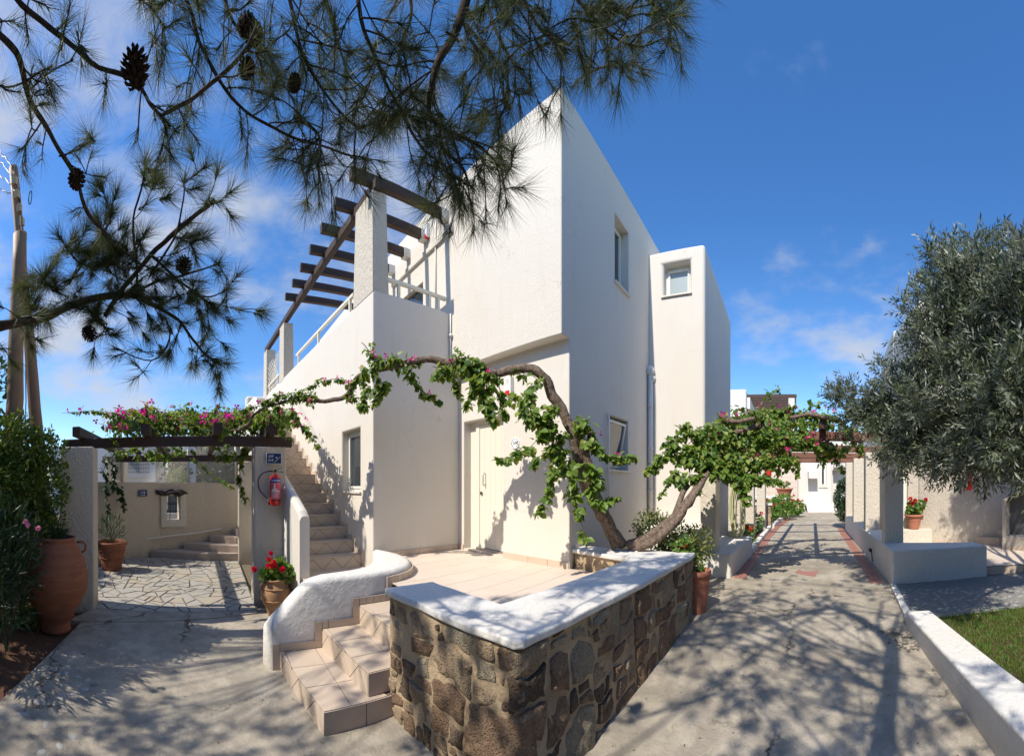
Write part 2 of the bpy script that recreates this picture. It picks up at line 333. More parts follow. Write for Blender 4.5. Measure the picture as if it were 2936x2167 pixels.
class MB:
    def __init__(s): s.v = []; s.f = []
    def add(s, vs, fs):
        b = len(s.v); s.v += [tuple(p) for p in vs]; s.f += [tuple(i+b for i in f) for f in fs]; return s
    def box(s, x0, y0, z0, x1, y1, z1):
        return s.add([(x0, y0, z0), (x1, y0, z0), (x1, y1, z0), (x0, y1, z0), (x0, y0, z1), (x1, y0, z1), (x1, y1, z1), (x0, y1, z1)],
                     [(3, 2, 1, 0), (4, 5, 6, 7), (0, 1, 5, 4), (1, 2, 6, 5), (2, 3, 7, 6), (3, 0, 4, 7)])
    def prism(s, poly, z0, z1):
        a = sum(poly[i][0]*poly[(i+1) % len(poly)][1]-poly[(i+1) % len(poly)][0]*poly[i][1] for i in range(len(poly)))
        if a < 0: poly = poly[::-1]
        n = len(poly)
        f0 = z0 if callable(z0) else (lambda x, y: z0); f1 = z1 if callable(z1) else (lambda x, y: z1)
        return s.add([(x, y, f0(x, y)) for x, y in poly]+[(x, y, f1(x, y)) for x, y in poly],
                     [tuple(range(n))[::-1], tuple(range(n, 2*n))]+[(i, (i+1) % n, n+(i+1) % n, n+i) for i in range(n)])
    def ext(s, poly, d):      # 3d polygon pushed along d
        n = len(poly); P = [Vector(p) for p in poly]; d = Vector(d)
        nn = Vector((0, 0, 0))
        for i in range(n): nn += P[i].cross(P[(i+1) % n])
        if nn.dot(d) < 0: P = P[::-1]
        return s.add(P+[p+d for p in P], [tuple(range(n))[::-1], tuple(range(n, 2*n))]+[(i, (i+1) % n, n+(i+1) % n, n+i) for i in range(n)])
    def bar(s, a, b, w, h, up=(0, 0, 1), ch=0):   # chamfered bar from a to b
        a = Vector(a); b = Vector(b); d = (b-a).normalized(); r = d.cross(Vector(up)).normalized(); u = r.cross(d)
        c = ch or min(w, h)*.1; W2, H2 = w/2, h/2
        sec = [(-W2+c, -H2), (W2-c, -H2), (W2, -H2+c), (W2, H2-c), (W2-c, H2), (-W2+c, H2), (-W2, H2-c), (-W2, -H2+c)]
        vs = [p+r*x+u*y for p in (a, b) for x, y in sec]
        return s.add(vs, [tuple(range(8)), tuple(range(15, 7, -1))]+[(i, i+8, (i+1) % 8+8, (i+1) % 8) for i in range(8)])
    def tube(s, pts, rad, n=8, cap=True, wob=0):
        pts = [Vector(p) for p in pts]; m = len(pts)
        if isinstance(rad, (int, float)): rad = [rad]*m
        ref = Vector((.31, .17, .93)); vs = []; pr = None
        for i, p in enumerate(pts):
            d = (pts[min(i+1, m-1)]-pts[max(i-1, 0)]).normalized()
            r = d.cross(ref) if pr is None else (pr-d*pr.dot(d))
            if r.length < 1e-4: r = d.cross(Vector((1, 0, .2)))
            r.normalize(); pr = r; u = d.cross(r)
            for k in range(n):
                a = 2*PI*k/n; q = rad[i]*(1+(wob*noise.noise(p*9+Vector((k*1.7, 0, 0))) if wob else 0))
                vs.append(p+(r*math.cos(a)+u*math.sin(a))*q)
        fs = [(i*n+k, i*n+(k+1) % n, (i+1)*n+(k+1) % n, (i+1)*n+k) for i in range(m-1) for k in range(n)]
        if cap: fs += [tuple(range(n))[::-1], tuple((m-1)*n+k for k in range(n))]
        return s.add(vs, fs)
    def lathe(s, prof, c, n=28, a0=0, a1=2*PI):
        c = Vector(c); vs = []; full = abs(a1-a0-2*PI) < 1e-6; m = n if full else n+1
        for r, z in prof:
            for k in range(m):
                a = a0+(a1-a0)*k/n; vs.append(c+Vector((r*math.cos(a), r*math.sin(a), z)))
        return s.add(vs, [(i*m+k, i*m+(k+1) % m, (i+1)*m+(k+1) % m, (i+1)*m+k) for i in range(len(prof)-1) for k in range(n)])
    def ball(s, c, r, n=8, sz=1):
        c = Vector(c); return s.lathe([(max(.0005, r*math.sin(PI*i/n)), -r*sz*math.cos(PI*i/n)) for i in range(n+1)], c, n*2)
    def mesh(s, name, off=Vector((0, 0, 0)), smooth=False):
        me = bpy.data.meshes.new(name); me.from_pydata([(x-off[0], y-off[1], z-off[2]) for x, y, z in s.v], [], s.f); me.update()
        if smooth: me.polygons.foreach_set('use_smooth', [True]*len(me.polygons))
        return me
    def build(s, name, mat, parent=None, label=None, kind=None, smooth=False, loc=None):
        if parent is None:
            if loc is None:
                xs = [p[0] for p in s.v]; ys = [p[1] for p in s.v]; zs = [p[2] for p in s.v]
                loc = Vector(((min(xs)+max(xs))/2, (min(ys)+max(ys))/2, min(zs)))
            off = Vector(loc); o = place(s.mesh(name, off, smooth), name, mat); o.location = off; ORG[o.name] = off
        else:
            o = place(s.mesh(name, org(parent), smooth), name, mat, parent)
        if label: o['label'] = label
        if kind: o['kind'] = kind
        return o
def finish(o, cuts=(), bevel=0, seg=2, ang=40):
    """cut boxes out of a mesh, round its edges, keep the result"""
    tmp = []
    for c in cuts:
        cb = (c if isinstance(c, MB) else MB().box(*c)).build('cutter', None, loc=(0, 0, 0))
        if not cb.data.materials and o.data.materials: cb.data.materials.append(o.data.materials[0])
        tmp.append(cb); m = o.modifiers.new('b', 'BOOLEAN'); m.operation = 'DIFFERENCE'; m.object = cb; m.solver = 'EXACT'
    if bevel:
        m = o.modifiers.new('v', 'BEVEL'); m.width = bevel; m.segments = seg; m.limit_method = 'ANGLE'; m.angle_limit = math.radians(ang); m.harden_normals = False
    bpy.context.view_layer.update()
    dg = bpy.context.evaluated_depsgraph_get(); me = bpy.data.meshes.new_from_object(o.evaluated_get(dg)); o.modifiers.clear()
    old = o.data; o.data = me; me.name = old.name
    for c in tmp: d = c.data; bpy.data.objects.remove(c); bpy.data.meshes.remove(d)
    return o
def text(name, body, loc, xdir, zdir, size, mat, parent, shear=0, depth=.002, align='CENTER'):
    cu = bpy.data.curves.new('t', 'FONT'); cu.body = body; cu.size = size; cu.shear = shear; cu.extrude = depth; cu.align_x = align; cu.align_y = 'CENTER'; cu.resolution_u = 3
    o = bpy.data.objects.new('t', cu); COL.objects.link(o)
    x = Vector(xdir).normalized(); y = Vector(zdir).normalized(); n = x.cross(y)
    M = Matrix((x, y, n)).transposed().to_4x4(); M.translation = Vector(loc)
    bpy.context.view_layer.update(); me = bpy.data.meshes.new_from_object(o.evaluated_get(bpy.context.evaluated_depsgraph_get()))
    bpy.data.objects.remove(o); me.transform(M); me.transform(Matrix.Translation(-org(parent))); me.materials.clear(); me.name = name
    return place(me, name, mat, parent)
# ------------------------------------------------------------------ foliage
LS = {'ovate': (np.array([[0, 0, 0], [.28, -.40, .10], [.66, -.33, .10], [1, 0, -.10], [.66, .33, .10], [.28, .40, .10], [.45, 0, 0]]), [(0, 1, 2, 6), (6, 2, 3), (0, 6, 4, 5), (6, 3, 4)]),
      'lance': (np.array([[0, 0, 0], [.45, -.5, .12], [1, 0, 0], [.45, .5, .12]]), [(0, 1, 2), (0, 2, 3)]),
      'needle': (np.array([[0, -.5, 0], [0, .5, 0], [1, 0, 0]]), [(0, 1, 2)]),
      'round': (np.array([[.05, 0, 0], [.1, -.4, .12], [.55, -.55, .1], [.95, -.2, .02], [.95, .2, .02], [.55, .55, .1], [.1, .4, .12], [.5, 0, -.05]]), [(0, 1, 2, 7), (7, 2, 3, 4), (7, 4, 5), (0, 7, 5, 6)])}
def leaf_arrays(P, Dr, Up, L, Wd, shape):
    tv, tf = LS[shape]; n = len(P)
    Dr = Dr/np.linalg.norm(Dr, axis=1, keepdims=True)
    Sd = np.cross(Up, Dr); ln = np.linalg.norm(Sd, axis=1, keepdims=True); Sd = Sd/np.maximum(ln, 1e-6)
    Nn = np.cross(Dr, Sd)
    V = P[:, None, :]+Dr[:, None, :]*(tv[None, :, 0:1]*L[:, None, None])+Sd[:, None, :]*(tv[None, :, 1:2]*Wd[:, None, None])+Nn[:, None, :]*(tv[None, :, 2:3]*Wd[:, None, None])
    return V.reshape(-1, 3), tf, len(tv)
def leaves(name, P, Dr, Up, L, Wd, shape, mat, parent, kind='stuff', label=None):
    P = np.asarray(P, float); Dr = np.asarray(Dr, float); Up = np.asarray(Up, float); L = np.asarray(L, float); Wd = np.asarray(Wd, float)
    V, tf, k = leaf_arrays(P, Dr, Up, L, Wd, shape); n = len(P); V = V-np.array(org(parent))
    lt = [len(f) for f in tf]; fl = np.concatenate([np.array(f) for f in tf]); nl = len(fl)
    me = bpy.data.meshes.new(name); me.vertices.add(len(V)); me.vertices.foreach_set('co', V.ravel())
    loops = (np.arange(n)[:, None]*k+fl[None, :]).ravel(); me.loops.add(n*nl); me.loops.foreach_set('vertex_index', loops)
    tot = np.tile(lt, n); st = np.concatenate([[0], np.cumsum(tot)[:-1]]); me.polygons.add(len(tot)); me.polygons.foreach_set('loop_start', st); me.polygons.foreach_set('loop_total', tot)
    me.update(calc_edges=True)
    o = place(me, name, mat, parent)
    if kind: o['kind'] = kind
    if label: o['label'] = label
    return o
def rnd_unit(n): v = NR.normal(size=(n, 3)); return v/np.linalg.norm(v, axis=1, keepdims=True)
def along(pts, n):
    pts = np.array([tuple(p) for p in pts]); seg = np.linalg.norm(np.diff(pts, axis=0), axis=1); cs = np.concatenate([[0], np.cumsum(seg)])
    t = NR.uniform(0, cs[-1], n); i = np.clip(np.searchsorted(cs, t)-1, 0, len(seg)-1); f = (t-cs[i])/seg[i]
    return pts[i]+(pts[i+1]-pts[i])*f[:, None], t/cs[-1]
def strand(acc, pts, spread, n, size=.045, taper=True, droop=.7, clump=.5):
    n = int(n*2.2); spread *= 1.5; size *= 1.25
    """leaves round a hanging or creeping shoot"""
    c, t = along(pts, n); q = np.maximum(.25, 1-.75*t) if taper else np.ones(n)
    # gather leaves into clumps so that gaps open between them
    k = max(3, n//16); cc = rnd_unit(k)*NR.uniform(.1, 1.15, (k, 1)); ci = (t*k).astype(int) % k; sel = NR.uniform(0, 1, k) > .18; kp = sel[ci]; c = c[kp]; t = t[kp]; q = q[kp]; ci = ci[kp]; n = len(c)
    off = rnd_unit(n)*NR.uniform(.1, 1, (n, 1))*(1-clump)+cc[ci]*clump*1.1; off[:, 2] -= .12
    P = c+off*(spread*q)[:, None]
    D = off*.6+rnd_unit(n)*.8+np.array([0, 0, -droop]); U = rnd_unit(n)*.55+np.array([-.45, -.1, .8])+off*.4
    L = size*NR.uniform(.30, 1.3, n)*(.65+.35*q); acc[0].append(P); acc[1].append(D); acc[2].append(U); acc[3].append(L); acc[4].append(L*.86)
def flush(acc, name, shape, mat, parent, kind='stuff', nparts=0, partname='leaf'):
    a = [np.concatenate(x) for x in acc]
    if nparts:
        d = np.linalg.norm(a[0]-np.array([0, 0, EYE]), axis=1)/a[3]; idx = np.argsort(d); near = idx[:nparts]; rest = idx[nparts:]
        tv, tf = LS[shape]; me = bpy.data.meshes.new(partname); me.from_pydata([(x, y*.86, z*.86) for x, y, z in tv], [], tf); me.materials.append(mat)
        for i in near:
            x = Vector(a[1][i]).normalized(); y = Vector(a[2][i]).cross(x).normalized(); z = x.cross(y)
            m = Matrix((x, y, z)).transposed().to_4x4()
            o = bpy.data.objects.new(partname, me); COL.objects.link(o); o.parent = parent
            o.matrix_local = Matrix.Translation(Vector(a[0][i])-org(parent)) @ m @ Matrix.Scale(float(a[3][i]), 4)
        a = [x[rest] for x in a]
    leaves(name, a[0], a[1], a[2], a[3], a[4], shape, mat, parent, kind)
def acc0(): return ([], [], [], [], [])
def shoot(mb, pts, r0, r1, wob=.02, n=6, sub=4):
    pts = [Vector(p) for p in pts]; out = []; m = len(pts)
    for i in range(m-1):
        p0 = pts[max(i-1, 0)]; p1 = pts[i]; p2 = pts[i+1]; p3 = pts[min(i+2, m-1)]
        for k in range(sub):
            t = k/sub; q = .5*((2*p1)+(p2-p0)*t+(2*p0-5*p1+4*p2-p3)*t*t+(3*p1-p0-3*p2+p3)*t**3)
            out.append(q+noise.noise_vector(q*7)*wob)
    out.append(pts[-1]); L = len(out)
    mb.tube(out, [r0+(r1-r0)*i/(L-1) for i in range(L)], n, wob=.35); return out
def bract_mesh():
    m = MB()
    for k in range(3):
        a = k*2*PI/3; c, s_ = math.cos(a), math.sin(a)
        pts = [(0, 0, 0), (.5, -.38, .35), (1, 0, .55), (.5, .38, .35)]
        m.add([(x*c-y*s_, x*s_+y*c, z) for x, y, z in pts], [(0, 1, 2), (0, 2, 3)])
    me = m.mesh('flower'); me.materials.append(M_mag); return me
BRACT = bract_mesh()
def flowers(parent, pts, size=.035):
    for p in pts:
        place(BRACT, 'flower', None, parent, p, (R.uniform(0, 6), R.uniform(0, 6), R.uniform(0, 6)), (size*R.uniform(.7, 1.25),)*3)
# ------------------------------------------------------------------ polygons cut into stones and tiles
def clip(poly, px, py, nx, ny):
    out = []; n = len(poly)
    for i in range(n):
        a = poly[i]; b = poly[(i+1) % n]; da = (a[0]-px)*nx+(a[1]-py)*ny; db = (b[0]-px)*nx+(b[1]-py)*ny
        if da <= 0: out.append(a)
        if (da < 0 < db) or (db < 0 < da): t = da/(da-db); out.append((a[0]+(b[0]-a[0])*t, a[1]+(b[1]-a[1])*t))
    return out
def voronoi(seeds, dom, gap, wt=None):
    cells = []
    for i, (x, y) in enumerate(seeds):
        c = list(dom)
        for j, (u, v) in enumerate(seeds):
            if i == j or not c: continue
            nx, ny = u-x, v-y; l = math.hypot(nx, ny) or 1
            if l > 3: continue
            nx /= l; ny /= l; m_ = l/2+((wt[i]**2-wt[j]**2)/(2*l) if wt else 0)-gap/2
            c = clip(c, x+nx*m_, y+ny*m_, nx, ny)
        if len(c) >= 3: cells.append((i, c))
    return cells
def area(p): return abs(sum(p[i][0]*p[(i+1) % len(p)][1]-p[(i+1) % len(p)][0]*p[i][1] for i in range(len(p))))/2
def clip_convex(poly, dom):
    n = len(dom)
    s = sum(dom[i][0]*dom[(i+1) % n][1]-dom[(i+1) % n][0]*dom[i][1] for i in range(n))
    D = dom if s > 0 else dom[::-1]
    for i in range(n):
        a, b = D[i], D[(i+1) % n]; nx, ny = b[1]-a[1], a[0]-b[0]; l = math.hypot(nx, ny); poly = clip(poly, a[0], a[1], nx/l, ny/l)
        if len(poly) < 3: return []
    return poly
def tiled_floor(dom, z, tw, th, parent, mat, gap=.005, thick=.006, rot=0, ox=0, oy=0, stagger=0, name='tile', jit=.0006):
    c, s = math.cos(rot), math.sin(rot); loc = [((x-ox)*c+(y-oy)*s, -(x-ox)*s+(y-oy)*c) for x, y in dom]
    x0 = min(p[0] for p in loc); x1 = max(p[0] for p in loc); y0 = min(p[1] for p in loc); y1 = max(p[1] for p in loc)
    i0 = math.floor(x0/tw)-1; j0 = math.floor(y0/th)
    for i in range(i0, math.ceil(x1/tw)+1):
        for j in range(j0, math.ceil(y1/th)):
            sh = (j % 2)*stagger*tw
            p = clip_convex([(i*tw+gap/2+sh, j*th+gap/2), ((i+1)*tw-gap/2+sh, j*th+gap/2), ((i+1)*tw-gap/2+sh, (j+1)*th-gap/2), (i*tw+gap/2+sh, (j+1)*th-gap/2)], loc)
            if len(p) < 3 or area(p) < .0004: continue
            q = [(x*c-y*s+ox, x*s+y*c+oy) for x, y in p]; dz = R.uniform(-jit, jit)
            zt = (lambda x, y, dz=dz: z(x)+dz) if callable(z) else z+dz
            zb = (lambda x, y: z(x)-thick) if callable(z) else z-thick
            MB().prism(q, zb, zt).build(name, mat, parent)
def tri_riser(a, b, z0, z1, parent, mat, n=3, gap=.006, out=(0, -1), th=.005):
    """a riser faced with tiles cut corner to corner"""
    a = Vector((a[0], a[1], 0)); b = Vector((b[0], b[1], 0)); L = (b-a).length; u = (b-a)/L; o = Vector((out[0], out[1], 0)).normalized(); w = L/n; h = z1-z0; g = gap
    sets = []
    for k in range(n):
        sets.append([(k*w+g, z0+g*.5), ((k+1)*w-g, z0+g*.5), ((k+.5)*w, z1-g)])
        if k < n-1: sets.append([((k+.5)*w+g, z1-g*.5), ((k+1.5)*w-g, z1-g*.5), ((k+1)*w, z0+g)])
    sets.append([(0, z0+g), (0, z1-g*.5), (.5*w-g, z1-g*.5)]); sets.append([(L, z0+g), (L, z1-g*.5), (L-.5*w+g, z1-g*.5)])
    for t in sets: MB().ext([a+u*x+Vector((0, 0, z)) for x, z in t], o*th).build('riser_tile', mat, parent)
# ================================================================== GROUND
def sheet(name, mat, xs, ys, z, kind='structure', amp=.006, thing_=None):
    vs = [(x, y, z(x, y)+noise.noise(Vector((x*1.3, y*1.3, 0)))*amp) for x in xs for y in ys]; m = len(ys)
    fs = [(i*m+j, (i+1)*m+j, (i+1)*m+j+1, i*m+j+1) for i in range(len(xs)-1) for j in range(m-1)]
    o = MB().add(vs, fs).build(name, mat, thing_, smooth=True, loc=(0, 0, 0))
    if thing_ is None: o['kind'] = kind
    return o
lin = lambda a, b, n: [a+(b-a)*i/n for i in range(n+1)]
sheet('ground', M_earth, [-300, -120, -60, -30, -15, -8]+lin(-4, 6, 20)+[9, 14, 20, 30, 50, 90, 300], [-300, -100, -40, -20]+lin(-8, 12, 20)+[18, 30, 60, 120, 300], lambda x, y: gz(x)-.05, amp=.01)
path = thing('concrete_path', '', '', (2, 0, 0), kind='structure')
sheet('path_surface', M_conc, lin(-1.62, 24, 100), lin(-2.6, 5.2, 32), lambda x, y: gz(x), thing_=path, amp=.008)
sheet('rear_paving', M_conc, lin(-8, -1.62, 20), lin(-6, 1.6, 20), lambda x, y: gz(x)-.004, thing_=path, amp=.008)
sheet('soil_bed', M_soil, lin(-6, -1.58, 24), lin(1.5, 4.9, 20), lambda x, y: -.145, amp=.03)
# river pebbles pressed into the concrete in winding rows
def pebble_mesh(seed, flat=.35):
    r = random.Random(seed); m = MB(); n = 8; ph = r.uniform(0, 6)
    prof = [(.0, .0), (.80, .02), (1.0, .4), (.78, .8), (.35, .98)]
    vs = []
    for rr, z in prof[1:]:
        for k in range(n): a = 2*PI*k/n; q = rr*(1+.12*math.sin(2*a+ph)+.06*math.sin(3*a)); vs.append((q*math.cos(a), q*.68*math.sin(a), z*flat))
    vs.append((0, 0, flat)); fs = [(i*n+k, i*n+(k+1) % n, (i+1)*n+(k+1) % n, (i+1)*n+k) for i in range(3) for k in range(n)]+[(3*n+k, 3*n+(k+1) % n, 4*n) for k in range(n)]
    return m.add(vs, fs).mesh('pebble', smooth=True)
PEBL = [pebble_mesh(i) for i in range(5)]; PEBD = [pebble_mesh(i+9) for i in range(3)]
for m_ in PEBL: m_.materials.append(M_pebble)
for m_ in PEBD: m_.materials.append(M_pebd)
rows = [(535, 650), (580, 660), (445, 700), (380, 718), (300, 725), (295, 780), (350, 800), (413, 822), (465, 840), (507, 865), (452, 888), (398, 910), (337, 925), (258, 942), (195, 953), (82, 977), (120, 1020), (180, 1046), (247, 1078), (320, 1097), (390, 1140), (320, 1192), (225, 1225)]
for i, (px, py) in enumerate(rows):
    x = px/1.865+0; y = (1500+py/1.865)/1.3119; x = x/1.3119
    t = (1714.3-x)/800.4; d = 1.77*800.4/(y-1059.5); s = R.uniform(.032, .05)
    p = (d*math.cos(t), d*math.sin(t), gz(d*math.cos(t))-.005)
    place(R.choice(PEBL+PEBL[:2]+PEBD), 'pebble', None, path, p, (0, 0, R.uniform(0, 3)), (s, s, s*.8))
for px, py, s in [(1386, 510, .05), (1440, 668, .04), (1394, 655, .035), (1835, 1122, .045), (1700, 1052, .03), (1640, 1060, .03)]:
    x = (1900+px/2.16)/1.3119; y = (1500+py/2.16)/1.3119; t = (1714.3-x)/800.4; d = 1.62*800.4/(y-1059.5); X = d*math.cos(t)
    place(R.choice(PEBL), 'pebble', None, path, (X, d*math.sin(t), gz(X)-.002), (0, 0, R.uniform(0, 3)), (s, s, s*.4))
# loose bits: a few fallen leaves and petals on the concrete
n_ = 900; P_ = np.stack([NR.uniform(-1.5, 9, n_), NR.uniform(-1.5, 4.8, n_), np.zeros(n_)], 1); P_[:, 2] = [gz(x)+.007 for x in P_[:, 0]]
D_ = rnd_unit(n_); D_[:, 2] *= .15
n2_ = 1500; P2_ = np.stack([NR.uniform(-1.5, 6, n2_), NR.uniform(-1.3, 4.8, n2_), np.zeros(n2_)], 1); P2_[:, 2] = [gz(x)+.009 for x in P2_[:, 0]]; D2_ = rnd_unit(n2_); D2_[:, 2] *= .05
nl_ = leaves('needle_litter', P2_, D2_, np.tile([0, 0, 1.], (n2_, 1)), NR.uniform(.05, .11, n2_), np.full(n2_, .0016), 'lance', simple('dry_needle', (.20, .12, .055), .8, .2, var=.4), None); tag(nl_, 'fallen pine needles strewn over the concrete', 'pine needles')
litter = leaves('leaf_litter', P_, D_, np.tile([0, 0, 1.], (n_, 1))+rnd_unit(n_)*.3, NR.uniform(.008, .026, n_), NR.uniform(.005, .012, n_), 'lance', simple('dry_leaf', (.16, .095, .045), .8, .2, var=.4), None)
tag(litter, 'dry brown leaves scattered over the concrete path', 'leaf litter')
# ---- red brick edging on both sides of the path
def edge_poly(pl, side):
    for (a, b) in zip(pl[:-1], pl[1:]):
        a = Vector(a); b = Vector(b); L = (b-a).length; n = int(L/.205); u = (b-a)/L; w = Vector((-u.y, u.x))*.2*side
        for k in range(n):
            p = a+u*(k*L/n+.005); q = a+u*((k+1)*L/n-.005); z = R.uniform(.002, .009)
            for c0, c1 in ((0, .49), (.51, 1.0)):
                MB().prism([tuple(p+w*c0), tuple(q+w*c0), tuple(q+w*c1), tuple(p+w*c1)], lambda x, y: gz(x)-.03, lambda x, y, z=z: gz(x)+z+.004).build('brick', M_brick, path)
edge_poly([(6.02, .84), (8.0, .73), (10.5, .60), (13.0, .40)], -1)
edge_poly([(13.05, .40), (15.2, .12), (17.2, -.16)], -1)
edge_poly([(5.58, -1.54), (7.8, -1.72), (10.4, -1.9), (12.9, -2.07)], 1)
MB().prism([(6.15, -.52), (6.42, -.18), (6.75, -.28), (6.62, -.62)], lambda x, y: gz(x)-.02, lambda x, y: gz(x)+.004).build('brick_patch', M_brick, path)
# ================================================================== TERRACE, STEPS, CURVED WALL
T = .6
terr = thing('terrace_floor', '', '', (2.8, 3, T), kind='structure')
tdom = [(1.88, 1.6), (3.82, 1.6), (3.82, 4.70), (2.32, 4.70), (1.88, 3.55)]
MB().prism(tdom, -.2, T-.006).build('floor_base', M_grout, terr)
tiled_floor(tdom, T, .335, .335, terr, M_tilef, gap=.004, ox=1.88, oy=1.7, rot=.03)
st = thing('entrance_steps', 'three low beige tiled steps rising from the yard to the terrace', 'steps', (1.2, 3, -.13))
def step_solid(name, poly, z0, z1, par): MB().prism(poly, z0, z1).build(name, M_grout, par)
s1 = [(.80, 2.46), (.675, 3.45), (1.9, 3.45), (1.9, 2.46)]; s2 = [(1.165, 2.51), (1.10, 3.45), (1.9, 3.45), (1.9, 2.51)]; s3 = [(1.51, 2.46), (1.50, 3.45), (1.9, 3.45), (1.9, 2.46)]
for pl, z0, z1 in ((s1, -.2, .05), (s2, .05, .23), (s3, .23, .42)):
    ins = [(pl[0][0]+.005, pl[0][1]+.005), (pl[1][0]+.005, pl[1][1]), (pl[2][0], pl[2][1]), (pl[3][0], pl[3][1]+.005)]
    step_solid('step_core', ins, z0-.01, z1-.006, st)
    tiled_floor([pl[0], pl[1], (pl[1][0]+.43, 3.45), (pl[0][0]+.5, pl[0][1])], z1, .30, .33, st, M_tile, gap=.006, ox=pl[1][0]+.03, oy=3.45-.33*3, rot=-.02, name='tread_tile', thick=.012)
    zb = z0 if z0 > 0 else -.135
    tri_riser(pl[0], pl[1], zb, z1-.012, st, M_tile, 3, out=(-1, -.1))
tri_riser((1.885, 2.46), (1.885, 3.47), .42, .592, st, M_tile, 3, out=(-1, 0))
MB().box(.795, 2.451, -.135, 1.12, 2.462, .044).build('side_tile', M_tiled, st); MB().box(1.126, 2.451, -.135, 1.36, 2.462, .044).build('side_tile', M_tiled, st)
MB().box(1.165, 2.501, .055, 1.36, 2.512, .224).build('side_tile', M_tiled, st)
# low white wall that sweeps round to the terrace
cw = thing('curved_parapet', 'low whitewashed wall curving from the yard up beside the entrance steps', 'wall', (1.4, 3.6, -.13))
stn = [((.595, 3.45), (.535, 3.60), .20), ((.60, 3.45), (.54, 3.61), .285), ((.66, 3.45), (.60, 3.62), .35), ((.80, 3.45), (.74, 3.62), .50), ((.95, 3.45), (.90, 3.62), .655), ((1.04, 3.45), (1.0, 3.63), .705), ((1.2, 3.45), (1.12, 3.66), .722),
       ((1.6, 3.455), (1.48, 3.72), .725), ((1.95, 3.49), (1.70, 3.80), .725), ((2.17, 3.60), (1.84, 3.93), .725), ((2.33, 3.78), (1.95, 4.08), .725), ((2.43, 4.02), (2.04, 4.24), .725), ((2.455, 4.28), (2.12, 4.40), .725), ((2.42, 4.50), (2.18, 4.53), .725), ((2.34, 4.665), (2.235, 4.665), .725)]
vs = []; K = 12
for f, b, z in stn:
    f = Vector((*f, 0)); b = Vector((*b, 0)); w = (b-f); l = w.length; w.normalize(); r = min(.05, l*.35)
    w0 = Vector((f.x, f.y, 0))
    sec = [(0, -.2), (0, (z-.2)*.3-.1), (0, z-r), (r*.3, z-r*.3), (r, z), (l*.35, z+.006), (l*.65, z+.006), (l-r, z), (l-r*.3, z-r*.3), (l, z-r), (l, (z-.2)*.3-.1), (l, -.2)]
    for i, (s_, zz) in enumerate(sec):
        p = f+w*s_+Vector((0, 0, zz)); p += noise.noise_vector(p*5)*.006*(0 if i in (0, 11) else 1); vs.append(p)
fs = [(i*K+k, i*K+k+1, (i+1)*K+k+1, (i+1)*K+k) for i in range(len(stn)-1) for k in range(K-1)]+[tuple(range(K))[::-1]]
MB().add(vs, fs).build('wall_body', M_lump, cw, smooth=True)
def trim(x0, x1, z0, z1, y=3.45): MB().box(x0+.002, y-.014, z0, x1-.002, y-.0005, z1).build('trim_tile', M_tile, cw)
trim(.60, .672, -.13, .125); trim(.674, 1.095, .055, .125); trim(1.02, 1.095, .127, .305)
trim(1.098, 1.16, .235, .305); trim(1.162, 1.495, .235, .305); trim(1.42, 1.495, .307, .495)
for k in range(5): trim(1.498+k*.078, 1.498+(k+1)*.078, .425, .495)
trim(1.815, 1.885, .497, .672)
pl = [(1.887, 3.468), (1.96, 3.475), (2.05, 3.51), (2.14, 3.56), (2.22, 3.63), (2.30, 3.72), (2.365, 3.82), (2.415, 3.93), (2.45, 4.05), (2.468, 4.17), (2.47, 4.29), (2.455, 4.41)]
for a, b in zip(pl[:-1], pl[1:]):
    a = Vector(a); b = Vector(b); u = (b-a); nn = Vector((u.y, -u.x)).normalized()*.014; a2 = a+u*.03; b2 = b-u*.03
    MB().prism([tuple(a2), tuple(b2), tuple(b2+nn), tuple(a2+nn)], T+.001, T+.075).build('trim_tile', M_tile, cw)
# ================================================================== FIELD STONE WALL
sw = thing('stone_wall', 'waist high rubble stone wall with a white cap round the terrace', 'wall', (2.6, 1.4, -.1))
cap = [(1.31, 2.53), (1.385, 1.27), (1.43, 1.24), (4.06, 1.03), (4.20, 1.04), (4.13, 2.52), (3.84, 2.52), (3.64, 1.63), (1.77, 1.73), (1.745, 2.50)]
def dense(poly, st_, amp, seed=0):
    out = []
    for i in range(len(poly)):
        a = Vector(poly[i]); b = Vector(poly[(i+1) % len(poly)]); n = max(1, int((b-a).length/st_))
        for k in range(n):
            p = a+(b-a)*k/n; q = noise.noise_vector(Vector((p.x*6, p.y*6, seed)))*amp; out.append((p.x+q.x, p.y+q.y))
    return out
o = MB().prism(dense(cap, .05, .016), .80, .85).build('wall_cap', M_lump, sw); finish(o, bevel=.012, seg=2, ang=50)
core = [(1.345, 2.50), (1.423, 1.277), (4.03, 1.068), (4.15, 1.068), (4.09, 2.50), (3.88, 2.50), (3.68, 1.66), (1.74, 1.70), (1.71, 2.48)]
MB().prism(core, -.25, .801).build('mortar', M_mortar, sw)
